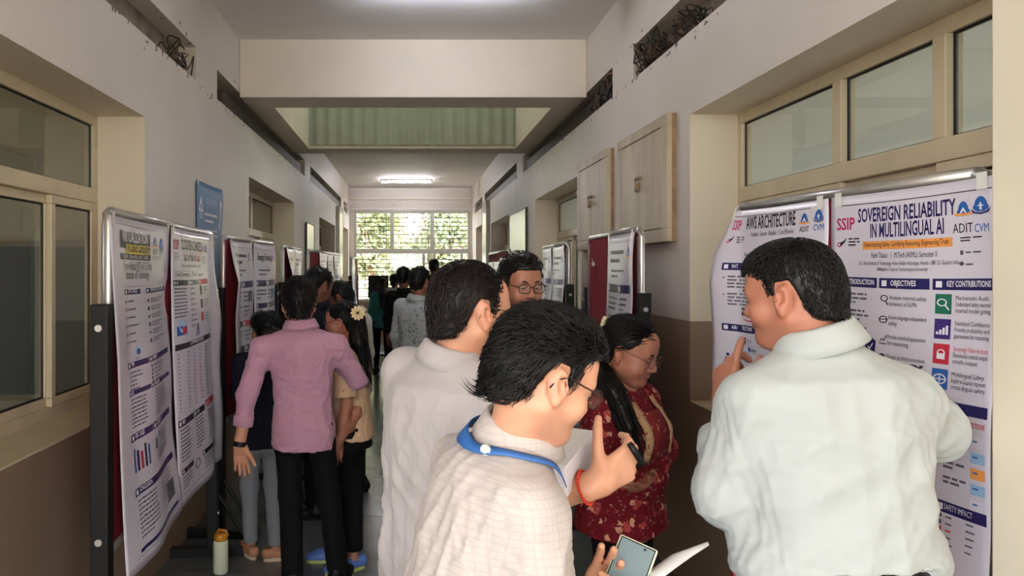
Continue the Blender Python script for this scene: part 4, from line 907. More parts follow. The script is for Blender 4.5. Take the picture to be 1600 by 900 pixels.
def floral(name, base, petals, scale):
    m = bpy.data.materials.new(name); m.use_nodes = True; N = NT(m); g = N.new('ShaderNodeTexCoord'); col = lin(base)
    for k, (sc, thr, cc) in enumerate(petals):
        mp = N.new('ShaderNodeMapping'); mp.inputs['Location'].default_value = (k*3.1, k*1.7, k*2.3); N.link(g.outputs['Object'], mp.inputs[0])
        nz = N.new('ShaderNodeTexNoise', Scale=sc*2.2, Detail=2.0); N.link(mp.outputs[0], nz.inputs['Vector'])
        v = N.new('ShaderNodeTexVoronoi', Scale=sc*scale); N.link(N.mix(.04, mp.outputs[0], nz.outputs['Color']), v.inputs['Vector'])
        f = N.math('LESS_THAN', v.outputs['Distance'], thr); core = N.math('LESS_THAN', v.outputs['Distance'], thr*.4)
        sepc = N.new('ShaderNodeSeparateColor'); N.link(v.outputs['Color'], sepc.inputs[0]); on = N.math('GREATER_THAN', sepc.outputs[0], .35)
        col = N.mix(N.math('MULTIPLY', f, on), col, lin(cc)); col = N.mix(N.math('MULTIPLY', N.math('MULTIPLY', core, on), .5), col, lin(base))
    N.link(col, N.b.inputs['Base Color']); N.b.inputs['Roughness'].default_value = .85; N.b.inputs['Specular IOR Level'].default_value = .2
    MATS[name] = m; return m

# ------------------------------------------------------------------ head
def head_frame(fwd, roll=0.0):
    f = nrm(fwd); l = nrm(np.cross((0, 0, 1.), f)); u = np.cross(f, l)
    if roll: R = rotm(f, roll); l, u = R@l, R@u
    return np.stack([-l, f, u], 1)          # columns: right, forward, up
def head_field(F_, c, R, S, fem=False, jaw=1.0):
    def P(x, y, z): return c+R@(np.array([x, y, z])*S)
    def E(x, y, z, a, b, e, k=.02, mode='u', rot=None): F_.ell(P(x, y, z), np.array([a, b, e])*S, R if rot is None else R@rot, k*S, mode)
    def C(p, q, r1, r2, k=.015, mode='u'): F_.cap(P(*p), P(*q), r1*S, r2*S, k*S, mode)
    E(0, -.016, .036, .075, .095, .080); E(0, .028, -.028, .063, .066, .084, .03)
    for s in (-1, 1):
        C((s*.056, -.004, -.052), (s*.026, .062, -.094*jaw), .019, .016, .025); E(s*.040, .060, -.030, .026, .026, .030, .02)
        E(s*.016, .066, -.085, .02, .02, .018, .02)
    E(0, .072, -.096*jaw, .024, .020, .018, .02)
    if fem:
        for s in (-1, 1): E(s*.040, .046, -.048, .034, .036, .036, .02)
    C((-.036, .078, .020), (.036, .078, .020), .013, .013, .02); E(0, .055, .055, .058, .035, .04, .03)
    for s in (-1, 1): E(s*.031, .099, .002, .019, .014, .012, .012, 's')
    for s in (-1, 1): E(s*.031, .078, .004, .0135, .0135, .0125, .004)
    C((0, .088, .012), (0, .105, -.026), .0085, .0110, .012); E(0, .105, -.029, .011, .011, .009, .008)
    for s in (-1, 1): E(s*.0125, .097, -.033, .0085, .011, .008, .008)
    C((-.021, .086, -.058), (.021, .086, -.058), .0075, .0075, .006); E(0, .093, -.054, .014, .008, .0055, .006); E(0, .092, -.064, .015, .009, .007, .005)
    C((-.022, .101, -.0595), (.022, .101, -.0595), .0022, .0022, .004, 's')
    for s in (-1, 1):
        rot = rotm((1, 0, 0), .25)@rotm((0, 0, 1), -s*.45)
        E(s*.079, -.010, -.006, .010, .021, .034, .008, 'u', rot); E(s*.089, -.004, -.002, .009, .011, .019, .005, 's', rot); E(s*.080, -.002, -.036, .008, .010, .011, .006)
        E(s*.0905, .004, -.006, .004, .004, .007, .004)
def hair_line(st, y):
    ys, zs = zip(*st); return np.interp(y, ys, zs)
HL_MAN = [(-.13, -.075), (-.10, -.078), (-.06, -.060), (-.045, -.045), (-.036, .012), (-.026, .036), (.006, .034), (.012, -.026), (.026, -.024), (.032, .03), (.045, .052), (.07, .070), (.12, .075)]
HL_WOMAN = [(-.13, -.11), (-.06, -.10), (-.035, -.045), (-.02, .012), (-.005, .030), (.02, .018), (.04, .045), (.06, .060), (.12, .068)]
def hair_cap(c, R, S, h, st, thick=(.013, .012, .016), top=0.0, extra=(), k_cut=.8):
    F_ = Field(c-.18*S, c+.18*S, h)
    def P(x, y, z): return c+R@(np.array([x, y, z])*S)
    F_.ell(P(0, -.017, .037+top*.3), (np.array([.075, .095, .080])+np.array(thick))*S, R, .01)
    F_.cap(P(0, -.062, -.01), P(0, -.058, -.085), (.052+thick[1]*.6)*S, (.050+thick[1]*.3)*S, .03*S)
    if top: F_.ell(P(0, .02, .075), np.array([.066, .075, .045+top])*S, R, .03*S)
    for e in extra: F_.ell(P(*e[:3]), np.array(e[3:6])*S, R, .02*S)
    x, y, z = F_.xyz((slice(None),)*3); X, Y, Z = x-c[0], y-c[1], z-c[2]
    ly = (X*R[0, 1]+Y*R[1, 1]+Z*R[2, 1])/S; lz = (X*R[0, 2]+Y*R[1, 2]+Z*R[2, 2])/S; lx = (X*R[0, 0]+Y*R[1, 0]+Z*R[2, 0])/S
    cut = (hair_line(st, ly)-lz)*S*k_cut
    F_.d = np.maximum(F_.d, cut).astype(np.float32); V, Q = F_.mesh(); return smooth(V, Q, 1), Q
def tufts(V, Q, c, R, S, n, L, w, flow, seed, lift=.35, jit=.35, curl=.4, st=None):
    """thin tapered locks lying on the hair; flow(local unit point) -> combing direction in head coordinates"""
    rg = np.random.default_rng(seed); N = vnormals(V, Q); i = rg.integers(0, len(V), n); p = V[i]; nn = N[i]
    loc = (p-c)@R/S; ok = (np.einsum('ij,ij->i', nn, p-c) > 0) & ~((np.abs(loc[:, 0]) > .066) & (loc[:, 1] > -.05) & (loc[:, 1] < .01) & (loc[:, 2] < .05)); p, nn, loc = p[ok], nn[ok], loc[ok]; n = len(p)
    fl = flow(loc)@R.T+rg.normal(size=(n, 3))*jit; fl -= nn*np.einsum('ij,ij->i', fl, nn)[:, None]; fl /= np.linalg.norm(fl, axis=1)[:, None]+1e-9
    ln = L*rg.uniform(.6, 1.3, n)
    if st is not None:
        tip = (p+fl*ln[:, None]*.9-c)@R/S; ok = tip[:, 2] > hair_line(st, tip[:, 1])-.004; p, nn, fl, ln = p[ok], nn[ok], fl[ok], ln[ok]; n = len(p)
    b = np.cross(nn, fl); ln = ln[:, None]; ww = (w*rg.uniform(.6, 1.3, n))[:, None]; cu = rg.normal(size=(n, 1))*curl
    rings = []; 
    for t, wt, lf in ((0, .6, -.004), (.33, 1.0, lift*.012), (.7, .75, lift*.014), (1.0, .06, lift*.006)):
        q = p+fl*ln*t+nn*(lf)+b*cu*ln*t*t*.5-nn*ln*ln*t*t*1.6
        rings.append(np.stack([q-b*ww*wt, q+nn*ww*wt*.8, q+b*ww*wt], 1))
    A = np.stack(rings, 1).reshape(-1, 3); Qd = []; o = np.arange(n)*12
    for k in range(3):
        for j in range(3): j2 = (j+1) % 3; Qd.append(np.stack([o+k*3+j, o+k*3+j2, o+(k+1)*3+j2, o+(k+1)*3+j], 1))
    return A, np.concatenate(Qd)
def flow_back(side=.4): return lambda l: np.stack([l[:, 0]*2+side, -np.ones(len(l))*.9, -.35-np.maximum(0, -l[:, 1])*14], 1)
def flow_fwd(side=.3): return lambda l: np.stack([l[:, 0]*4+side*np.ones(len(l)), np.where(l[:, 1] > -.03, .8, -.2), np.where(l[:, 1] > -.03, -.1, -1.0)-np.maximum(0, np.abs(l[:, 0])-.05)*30], 1)
def flow_down(): return lambda l: np.stack([l[:, 0]*6, np.where(l[:, 1] > .02, -.6, -.25), -np.ones(len(l))], 1)

# ------------------------------------------------------------------ hand
def hand(F_, w, d, nrm_, thumb, curl=(.35, .4, .45, .5), S=1.0, spread=.10, tcurl=.4, tout=.75, bend=None):
    """w wrist, d along the hand, nrm_ the way the palm faces, thumb = unit vector towards the thumb side"""
    d = nrm(d); n = nrm(nrm_-d*np.dot(nrm_, d)); t = nrm(thumb-d*np.dot(thumb, d)-n*np.dot(thumb, n)); kn = []
    for i, off in enumerate((.030, .010, -.010, -.029)):
        b = w+(d*(.088-.004*abs(i-1)-.006*(i == 3))+t*off)*S; kn.append(b); F_.cap(w+t*off*.6*S+d*.01*S, b, .0155*S, .0125*S, .016*S)
    F_.cap(w-d*.03*S, w+d*.02*S, .025*S, .024*S, .02*S)
    for i, (b, L) in enumerate(zip(kn, (.070, .078, .072, .056))):
        c = curl[i]; a = 0.0; p = b; dd0 = nrm(d+t*spread*(1.2-.8*i)); r = (.0098, .0100, .0096, .0085)[i]
        for seg, (fr, cc) in enumerate(((.46, .8), (.30, 1.1), (.24, .8))):
            a += c*cc; v = dd0*math.cos(a)+n*math.sin(a); q = p+v*L*fr*S; F_.cap(p, q, r*S*(1-.06*seg), r*S*(1-.06*(seg+1)), .003*S); p = q
    b = w+(d*.022+t*.026+n*.006)*S; v = nrm(d*(1-tout*.6)+t*tout+n*.25); q = b+v*.044*S; F_.cap(w+d*.015*S+t*.012*S, b, .017*S, .016*S, .012*S); F_.cap(b, q, .0155*S, .0118*S, .012*S)
    v2 = nrm(v*math.cos(tcurl)+(d*.7-t*.25+n*.35)*math.sin(tcurl)); q2 = q+v2*.034*S; F_.cap(q, q2, .0115*S, .0105*S, .004*S); v3 = nrm(v2+(d*.3-t*.2)*tcurl); F_.cap(q2, q2+v3*.024*S, .0105*S, .0088*S, .004*S)

# ------------------------------------------------------------------ a whole person
def tube_pts(mb, pts, r, n=8): mb.tube(pts, r, n)
class Person:
    def __init__(s, label, pos, face, H=1.70, skin='b', bulk=1.0, fem=False, res=.009, lean=None, **J):
        s.label, s.skin, s.fem, s.res, s.bulk = label, skin, fem, res, bulk
        s.S = S = H/1.72; s.base = arr(pos[0], pos[1], 0); f = nrm(arr(face[0], face[1], 0)); s.f = f; s.r = r = arr(f[1], -f[0], 0); u = arr(0, 0, 1); o = s.base
        sw = (.172 if not fem else .152)*S
        D = dict(pel=o+u*.94*S, neck=o+u*1.445*S, head=o+u*1.595*S+f*.02)
        for k in ('pel', 'neck', 'head'):
            if k in J: D[k] = np.asarray(J[k], float)
        ax = nrm(D['neck']-D['pel']); s.ax = ax
        rr = nrm(r-ax*np.dot(r, ax)); s.R = np.stack([rr, np.cross(ax, rr), ax], 1)      # right, forward, up of the trunk
        sh = D['neck']-ax*.055*S
        D['rsh'] = sh+rr*sw; D['lsh'] = sh-rr*sw
        for q, sg in (('r', 1), ('l', -1)):
            D.setdefault(q+'sh', sh)
            if q+'sh' in J: D[q+'sh'] = np.asarray(J[q+'sh'], float)
            D[q+'el'] = D[q+'sh']+rr*sg*.045*S-u*.275*S-f*.02; D[q+'wr'] = D[q+'el']-u*.245*S+f*.05*S
            for k in ('el', 'wr'):
                if q+k in J:
                    D[q+k] = np.asarray(J[q+k], float)
                    if k == 'el' and q+'wr' not in J: D[q+'wr'] = D[q+'el']-u*.245*S+f*.05*S
            hp = D['pel']-u*.03*S+r*sg*.088*S; D[q+'hip'] = hp
            fx = J.get(q+'foot'); an = (o+r*sg*.10*S+u*.085*S) if fx is None else arr(fx[0], fx[1], .085*S); D[q+'an'] = an
            D[q+'kn'] = (hp+an)/2+f*.015*S+u*.02*S
        s.D = D; s.hd = {}; s.root = None; s.parts = []
        s.hR = head_frame(J.get('look', f), J.get('roll', 0)); s.hS = S*(.97 if fem else 1.0)*J.get('hs', 1.0); s.toe = J.get('toe', {})
    def add(s, name, V, Q, m, sm=True, label=None):
        o = link(name, np_mesh(name, V-s.base, Q, mats=m if isinstance(m, list) else [m], smooth=sm), s.root)
        if label: o['label'] = label
        return o
    def torso(s, F_, m=0.0, hem=-.16, flare=0.0, waist=1.0, bust=0.0, k=.03, belly=0.0):
        S = s.S; b = s.bulk; L = np.linalg.norm(s.D['neck']-s.D['pel']); g = .9 if s.fem else 1.0
        st = [(hem*S, 0, .0, .160*b*g+flare+m, .112*b+flare*.8+m), (-.08*S, 0, 0, .165*b*g*1.02+flare*.5+m, .115*b+flare*.4+m), (0, 0, 0, .160*b*g+m, .113*b+m+belly*.5), (.20*L, 0, .005+belly*.5, .150*b*g*waist+m, .105*b*waist+m+belly),
              (.45*L, 0, .004, .155*b*g+m, .108*b+m+belly*.4), (.66*L, 0, .002, .165*b*g+m, .116*b+m+bust*.6), (.80*L, 0, -.006, .162*b*g+m, .104*b+m), (.89*L, 0, -.012, .135*b*g+m, .084*b+m), (.95*L, 0, -.012, .086*g+m*.8, .064+m*.7), (1.0*L, 0, -.008, .060*g+m*.4, .056+m*.4), (1.03*L, 0, -.004, .050+m*.3, .050+m*.3)]
        st = [(a, cx, cy, rx*S if i not in () else rx, ry*S) for i, (a, cx, cy, rx, ry) in enumerate(st)]
        st = [st[0]]+[q for q in st[1:] if q[0] > st[0][0]+.004]
        F_.loft(s.D['pel'], s.R, st, k)
        if bust:
            for sg in (-1, 1): F_.ell(s.D['pel']+s.R@arr(sg*.062*S, .075*S, .60*L), arr(.06, .05+bust, .062)*S, s.R, .05)
        nk = s.D['pel']+s.ax*L*.945
        for q in 'rl':
            d = s.D[q+'sh']-nk; F_.cap(nk+d*.25, s.D[q+'sh'], .052*S+m*.7, .056*S+m*.8, .045)
    def bounds(s, keys, m): P = np.array([s.D[k] for k in keys]); return P.min(0)-m, P.max(0)+m
    def body(s, hands=None, sleeve_bare=True, head_res=None, tint=None, fine=.0042, armr=1.0, feet=False):
        S = s.S; D = s.D; hr = head_res or s.res*.6; pieces = []
        # trunk, arms, legs (continuous, under the clothes)
        lo, hi = s.bounds(list(D), .2); lo[2] = -.01; hi[2] = max(D['head'][2]-.02, D['neck'][2]+.12)
        F_ = Field(lo, hi, max(s.res*1.35, .010)); s.torso(F_, -.012)
        F_.cap(D['neck']-s.ax*.05*S, D['head']+s.hR@arr(0, -.02, -.05)*S, .056*S, .052*S, .03)
        for q in 'rl':
            F_.cap(D[q+'sh'], D[q+'el'], .043*S*armr, .036*S*armr, .03); F_.cap(D[q+'el'], D[q+'el']*.6+D[q+'wr']*.4, .036*S*armr, .038*S*armr, .02); F_.cap(D[q+'el']*.6+D[q+'wr']*.4, D[q+'wr'], .038*S*armr, .026*S*armr, .02)
            F_.cap(D[q+'hip'], D[q+'kn'], .068*S, .044*S, .03); F_.cap(D[q+'kn'], D[q+'kn']*.6+D[q+'an']*.4, .044*S, .042*S, .02); F_.cap(D[q+'kn']*.6+D[q+'an']*.4, D[q+'an'], .042*S, .032*S, .02)
            ff = s.foot_dir(q); F_.cap(D[q+'an']-arr(0, 0, .04)*S, D[q+'an']+ff*.12*S-arr(0, 0, .06)*S, .034*S, .02*S, .03)
        pieces.append(F_.mesh())
        # head and neck, finer
        c, R = D['head'], s.hR; lo = np.minimum(c, D['neck'])-.15*S; hi = c+.16*S; F_ = Field(lo, hi, hr); head_field(F_, c, R, s.hS, s.fem)
        F_.cap(D['neck']-s.ax*.02*S, c+R@arr(0, -.024, -.055)*s.hS, (.060 if not s.fem else .050)*S, (.054 if not s.fem else .046)*S, .03)
        if not s.fem: F_.cap(c+R@arr(0, .045, -.10)*s.hS, D['neck']+s.f*.03*S, .02*S, .03*S, .03)
        V, Q = F_.mesh(); pieces.append((smooth(V, Q, 1, .35), Q))
        for q in 'rl':
            if hands and q in hands:
                hp = hands[q]; w = D[q+'wr']; F_ = Field(w-.22, w+.22, fine)
                F_.cap(D[q+'el']*.35+w*.65, w, .0335*S*armr, .0265*S*armr, .01); hand(F_, w, S=S, **hp); V, Q = F_.mesh(); pieces.append((smooth(V, Q, 1, .3), Q))
            else:                            # hand out of sight: simple relaxed hand, coarser
                w = D[q+'wr']; F_ = Field(w-.2, w+.2, .007); d = nrm(w-D[q+'el']); hand(F_, w, d, -s.r*(1 if q == 'r' else -1), s.f, S=S); pieces.append(F_.mesh())
        Vs = []; Qs = []; n = 0
        for V, Q in pieces: Vs.append(V); Qs.append(Q+n); n += len(V)
        V = np.concatenate(Vs); Q = np.concatenate(Qs); me = np_mesh('person', V-s.base, Q, mats=[SK[s.skin]])
        # tint: lips, stubble, ears, finger tips
        l = (V-c)@R/s.hS; t = np.ones((len(V), 4)); 
        def blend(m, cc): t[:, :3] = t[:, :3]*(1-m[:, None])+t[:, :3]*np.array(cc)*m[:, None]
        lip = np.clip(1.4-np.hypot(l[:, 0]/.024, (l[:, 2]+.0595)/.0105), 0, 1)*(l[:, 1] > .075); blend(np.clip(lip*2, 0, 1), (.78, .56, .56))
        ear = np.clip((np.abs(l[:, 0])-.072)/.01, 0, 1)*(np.abs(l[:, 2]) < .06)*(np.abs(l[:, 1]) < .05); blend(ear*.6, (1.0, .82, .80))
        eyeb = np.clip(1.3-np.hypot((np.abs(l[:, 0])-.031)/.02, (l[:, 2]-.004)/.014), 0, 1)*(l[:, 1] > .06); blend(eyeb*.6, (.7, .62, .62))
        if tint:
            be = np.clip((-.038-l[:, 2])/.03, 0, 1)*np.clip((l[:, 1]+.02)/.03, 0, 1)*np.clip((l[:, 2]+.125)/.02, 0, 1)*(np.abs(l[:, 0]) < .09); be = np.maximum(be, np.clip(1.2-np.hypot(l[:, 0]/.03, (l[:, 2]+.044)/.009), 0, 1)*(l[:, 1] > .07)); blend(be*tint*(1-np.clip(lip*2, 0, 1)), (.22, .2, .22))
        at = me.color_attributes.new('tint', 'FLOAT_COLOR', 'POINT'); at.data.foreach_set('color', t.astype(np.float32).ravel())
        o = link('person', me, None, tuple(s.base)); s.root = o; tag(o, s.label, 'person')
        # eyes and brows
        if s.res < .011:
            for sg in (-1, 1):
                for nm, p_, r_, m_ in (('eye', (sg*.031, .0805, .003), .0122, M_EYE), ('iris', (sg*.031, .0865, .0015), .0072, M_IRIS)):
                    b = MB(); pr = [(r_*math.sin(a), -r_*math.cos(a)) for a in np.linspace(0.05, math.pi-.05, 8)]; b.lathe((0, 0, 0), pr, 12); P_ = (c+R@arr(*p_)*s.hS)-s.base
                    b.v = [tuple(P_+R@(np.array(v)*arr(1, 1, .46 if nm == 'eye' else .6))*s.hS) for v in b.v]; e = b.build(nm, m_, o if nm == 'eye' else e, smooth=True)
                b = MB(); b.tube([c+R@arr(sg*x, y, z)*s.hS-s.base for x, y, z in ((.013, .0935, .022), (.028, .0945, .0275), (.042, .086, .026), (.05, .078, .020))], [.003, .0042, .0038, .0015], 6); b.build('eyebrow', M_BROW, o, smooth=True)
        return o
    def foot_dir(s, q): return nrm(np.asarray(s.toe.get(q, s.f+s.r*(.25 if q == 'r' else -.25)), float))
    def hair(s, st=HL_MAN, m=None, n=900, L=.035, w=.0022, flow=None, thick=(.012, .012, .015), top=0.0, extra=(), seed=3, lift=.5, jit=.35, tail=None, hres=None, curl=.4):
        c, R = s.D['head'], s.hR; V, Q = hair_cap(c, R, s.hS, hres or s.res*.62, st, thick, top, extra); P = [(V, Q)]
        if n: P.append(tufts(V, Q, c, R, s.hS, n, L*s.hS, w*s.hS, flow or flow_down(), seed, lift, jit, curl, st))
        Vs = []; Qs = []; k = 0
        for v, q in P: Vs.append(v); Qs.append(q+k); k += len(v)
        o = s.add('hair', np.concatenate(Vs), np.concatenate(Qs), m or M_HAIR)
        if tail:                             # list of (point, radius) for a tail or loose length of hair
            pts = [np.asarray(p_, float) for p_, _ in tail]; rs = [r_ for _, r_ in tail]; lo = np.min(pts, 0)-.1; hi = np.max(pts, 0)+.1; F_ = Field(lo, hi, max(.006, s.res*.7))
            for a, b, r1, r2 in zip(pts, pts[1:], rs, rs[1:]): F_.cap(a, b, r1, r2, .02)
            V, Q = F_.mesh(); V = V+vnormals(V, Q)*waves(V, 5, .003, .03, 6, .1)[:, None]; Vs = [V]; Qs = [Q]; k = len(V)
            rg = np.random.default_rng(seed); nt = 260 if s.res < .011 else 60; A = []
            for _ in range(nt):
                i = rg.integers(0, len(pts)-1); u = rg.random(); ctr = pts[i]*(1-u)+pts[i+1]*u; rad = rs[i]*(1-u)+rs[i+1]*u; dr = nrm(pts[i+1]-pts[i]); sd = nrm(np.cross(dr, rg.normal(size=3))); b = np.cross(dr, sd); q0 = ctr+sd*rad*.97; ww = .0025
                ring = []
                for t_, wt in ((0, .3), (.4, 1), (1, .05)):
                    q_ = q0+dr*t_*.12+sd*.004*math.sin(t_*3); ring += [q_-b*ww*wt, q_+sd*ww*wt, q_+b*ww*wt]
                A.append(ring)
            A = np.array(A).reshape(-1, 3); o_ = np.arange(nt)*9+k; qq = [np.stack([o_+a*3+j, o_+a*3+(j+1) % 3, o_+(a+1)*3+(j+1) % 3, o_+(a+1)*3+j], 1) for a in range(2) for j in range(3)]
            s.add('hair_length', np.concatenate([V, A]), np.concatenate([Q]+qq), m or M_HAIR)
        return o
    def top(s, m, name='shirt', hem=-.10, sleeve=1.0, loose=.014, sl=1.25, folds=.004, fl=.10, seed=1, flare=0.0, bust=0.0, waist=1.0, belly=0.0, res=None, drape=(), cuff=True, arms='rl', vert=.35, elbow=1.0):
        S, D = s.S, s.D; keys = ['pel', 'neck', 'rsh', 'lsh', 'rel', 'lel', 'rwr', 'lwr']; lo, hi = s.bounds(keys, .14); lo[2] = min(lo[2], D['pel'][2]+hem*S-.05); F_ = Field(lo-.06, hi+.02, res or s.res)
        s.torso(F_, loose, hem-.04, flare, waist, bust, belly=belly)
        hemz = D['pel']+s.ax*hem*S
        F_.clip(hemz, s.ax)
        for q in arms:
            a, e, w = D[q+'sh'], D[q+'el'], D[q+'wr']; k = .03
            if sleeve <= .5:                 # short sleeve: ends on the upper arm
                t = sleeve*2; b = a+(e-a)*t; G = Field(np.minimum(a, b)-.12, np.maximum(a, b)+.12, F_.h); 
                G.cap(a, e, .060*S*sl*.95, .052*S*sl*1.05, .02); G.clip(b, a-e); s._merge(F_, G, .03)
            else:
                t = (sleeve-.5)*2; b = e+(w-e)*t; G = Field(np.min([a, e, w], 0)-.12, np.max([a, e, w], 0)+.12, F_.h)
                G.cap(e, e+(w-e)*1.15, .047*S*sl*elbow, .036*S*sl, .02); G.clip(b, e-w); H_ = Field(np.min([a, e, w], 0)-.12, np.max([a, e, w], 0)+.12, F_.h); H_.cap(a, e, .057*S*sl*.95, .048*S*sl*elbow, .02); s._merge(F_, H_, .03); s._merge(F_, G, .025)
        for p_, q_, r1, r2 in drape: F_.cap(p_, q_, r1, r2, .05)
        V, Q = F_.mesh(); V = smooth(V, Q, 2); N = vnormals(V, Q)
        h = (V-s.D['pel'])@s.ax; amp = np.clip((s.D['neck']-s.D['pel'])@s.ax-h, .0, .12)/.12
        V = V+N*(waves(V, seed, folds, fl, 8, vert)*(.25+.75*amp))[:, None]+N*(waves(V, seed+7, folds*.35, fl*.35, 6, .8)*amp)[:, None]
        o = s.add(name, V, Q, m)
        if cuff and sleeve > .5:
            for q in arms:
                e, w = D[q+'el'], D[q+'wr']; t = (sleeve-.5)*2; b = e+(w-e)*t; d = nrm(w-e); r_ = (.036*t+.047*(1-t))*S*sl+.004; mb = MB()
                mb.tube([b-d*.05-s.base, b-d*.045-s.base, b-d*.0-s.base, b+d*.004-s.base], [r_*.96, r_*1.04, r_*1.02, r_*.9], 20); mb.build('cuff', m, o, smooth=True)
        return o
    @staticmethod
    def _merge(A, B, k):
        off = np.round((B.lo-A.lo)/A.h).astype(int)
        lo = np.maximum(0, off); hi = np.minimum(np.array(A.d.shape), off+np.array(B.d.shape))
        if np.any(hi <= lo): return
        qa = tuple(slice(a, b) for a, b in zip(lo, hi)); qb = tuple(slice(a-o, b-o) for a, b, o in zip(lo, hi, off))
        d, e = A.d[qa], B.d[qb]; hh = np.maximum(k-np.abs(d-e), 0)/k; A.d[qa] = np.minimum(d, e)-hh*hh*k*.25
    def legs(s, m, name='trousers', loose=.010, folds=.003, ankle=.05, waist=.04, seed=4, wide=1.0, end=.06, res=None, knee=1.0):
        S, D = s.S, s.D; lo, hi = s.bounds(['pel', 'ran', 'lan', 'rhip', 'lhip', 'rkn', 'lkn'], .16); lo[2] = 0; F_ = Field(lo, hi, res or s.res*1.25)
        F_.loft(D['pel'], s.R, [(-.16*S, 0, 0, .145*S*s.bulk+loose, .105*S*s.bulk+loose), (-.05*S, 0, 0, .152*S*s.bulk*(.92 if s.fem else 1)+loose*.5, .106*S*s.bulk+loose*.4), (waist*S, 0, 0, .138*S*s.bulk*(.92 if s.fem else 1)+loose*.3, .095*S*s.bulk+loose*.3)], .03)
        for q in 'rl':
            F_.cap(D[q+'hip'], D[q+'kn'], .083*S*s.bulk*.97, .063*S*wide*knee, .03); F_.cap(D[q+'kn'], D[q+'an'], .062*S*wide*knee, ankle*S*wide, .03)
        F_.clip((0, 0, end*S+.02), (0, 0, 1)); V, Q = F_.mesh(); V = smooth(V, Q, 2); V = V+vnormals(V, Q)*waves(V, seed, folds*.8, .09, 7, 1.3)[:, None]
        return s.add(name, V, Q, m)
    def shoes(s, m, sole=None, h=.006, kind='shoe', low=1.0):
        for q in 'rl':
            a = s.D[q+'an']; f = s.foot_dir(q); c = arr(a[0], a[1], 0); S = s.S; F_ = Field(c-.22, c+.26, h*1.0); F_.cap(c-f*.055*S+arr(0, 0, .045), c+f*.10*S+arr(0, 0, .035), .040*S, .040*S, .03); F_.cap(c+f*.06*S+arr(0, 0, .03), c+f*.165*S+arr(0, 0, .026), .042*S, .032*S, .03)
            if low >= 1: F_.cap(c-f*.03*S+arr(0, 0, .05), c-f*.02*S+arr(0, 0, .10*low), .042*S, .04*S, .03)
            F_.clip((0, 0, .018), (0, 0, 1)); F_.clip((0, 0, .125*low if low >= 1 else .075), (0, 0, -1)); V, Q = F_.mesh(); o = s.add(kind, smooth(V, Q, 1), Q, m)
            b = MB(); t = np.linspace(0, 2*np.pi, 25)[:-1]; sd = arr(f[1], -f[0], 0)
            P = [c+f*(.055+.135*math.cos(x))*S+sd*(.043*math.sin(x)*(1+.12*math.cos(x)))*S for x in t]; b.add([p_-s.base for p_ in P]+[p_+arr(0, 0, .022)-s.base for p_ in P], [tuple(range(23, -1, -1)), tuple(range(24, 48))]+[(i, (i+1) % 24, 24+(i+1) % 24, 24+i) for i in range(24)]); b.build('sole', sole or M_BLACK, o)
    def collar(s, m, stand=.036, leaf=.05, rx=.073, ry=.072, gap=.35, flare=.020, back=.006, shift=(0, 0, 0), tilt=None):
        S = s.S; up = nrm(s.D['head']+s.hR@arr(0, -.02, -.06)*S-s.D['neck'])*.55+s.ax*.45; up = nrm(up if tilt is None else tilt); rt = nrm(s.R[:, 0]-up*np.dot(s.R[:, 0], up)); fw = np.cross(up, rt); c = s.D['neck']+s.ax*.012*S+s.R@np.asarray(shift, float)
        n = 40; th = np.linspace(gap, 2*np.pi-gap, n); prof = [(0, -.02, 0), (0, .0, 0), (-.002, stand*.6, 0), (-.001, stand, 0), (.004, stand+.004, 0), (.009, stand-.002, 0), (flare, stand-leaf*.55, 0), (flare+.008, stand-leaf, 0)]; V = []; Qd = []
        for ro, hh, _ in prof:
            for t in th:
                bk = (1-math.cos(t))/2; ptx = 1+.30*max(0, math.cos(t))**3*(hh < stand-.01)*(ro > .005)
                V.append(c+(fw*math.cos(t)*(ry*S+ro*ptx)+rt*math.sin(t)*(rx*S+ro))+up*(hh*(1 if hh > 0 else 1)-(1-bk)*.012*S*0+bk*back))
        for i in range(len(prof)-1):
            for k in range(n-1): Qd.append((i*n+k, i*n+k+1, (i+1)*n+k+1, (i+1)*n+k))
        o = s.add('collar', np.array(V), np.array(Qd), m); md = o.modifiers.new('t', 'SOLIDIFY'); md.thickness = .003; md.offset = 0
        s.col = (c, fw, rt, up, rx*S, ry*S); return o
    def glasses(s, m=M_METAL, r=.0014, lens=True, w=.025, h=.019):
        c, R, S = s.D['head'], s.hR, s.hS; P = lambda x, y, z: c+R@arr(x, y, z)*S-s.base; g = None
        b = MB()
        for sg in (-1, 1):
            t = np.linspace(0, 2*np.pi, 25); b.tube([P(sg*.032+w*np.sign(math.cos(a))*abs(math.cos(a))**.7, .108-.12*abs(.032*sg+w*math.cos(a))**1.5*3, .000+h*np.sign(math.sin(a))*abs(math.sin(a))**.7) for a in t], r*S, 6)
        b.tube([P(-.008, .1055, .004), (P(0, .112, .007)), P(.008, .1055, .004)], r*S, 6); g = b.build('glasses', m, s.root, smooth=True)
        for sg in (-1, 1):
            b = MB(); b.tube([P(sg*.057, .098, .006), P(sg*.071, .088, .010), P(sg*.080, .04, .012), P(sg*.084, .002, .016), P(sg*.083, -.018, .004), P(sg*.081, -.026, -.016)], r*S*1.1, 6); b.build('temple_arm', m, g, smooth=True)
            if lens:
                b = MB(); t = np.linspace(0, 2*np.pi, 19)[:-1]; b.poly([P(sg*.032+w*.97*math.cos(a), .1065-.12*abs(.032*sg+w*math.cos(a))**1.5*3, h*.97*math.sin(a)) for a in t]); b.build('lens', M_LENS, g)
        return g
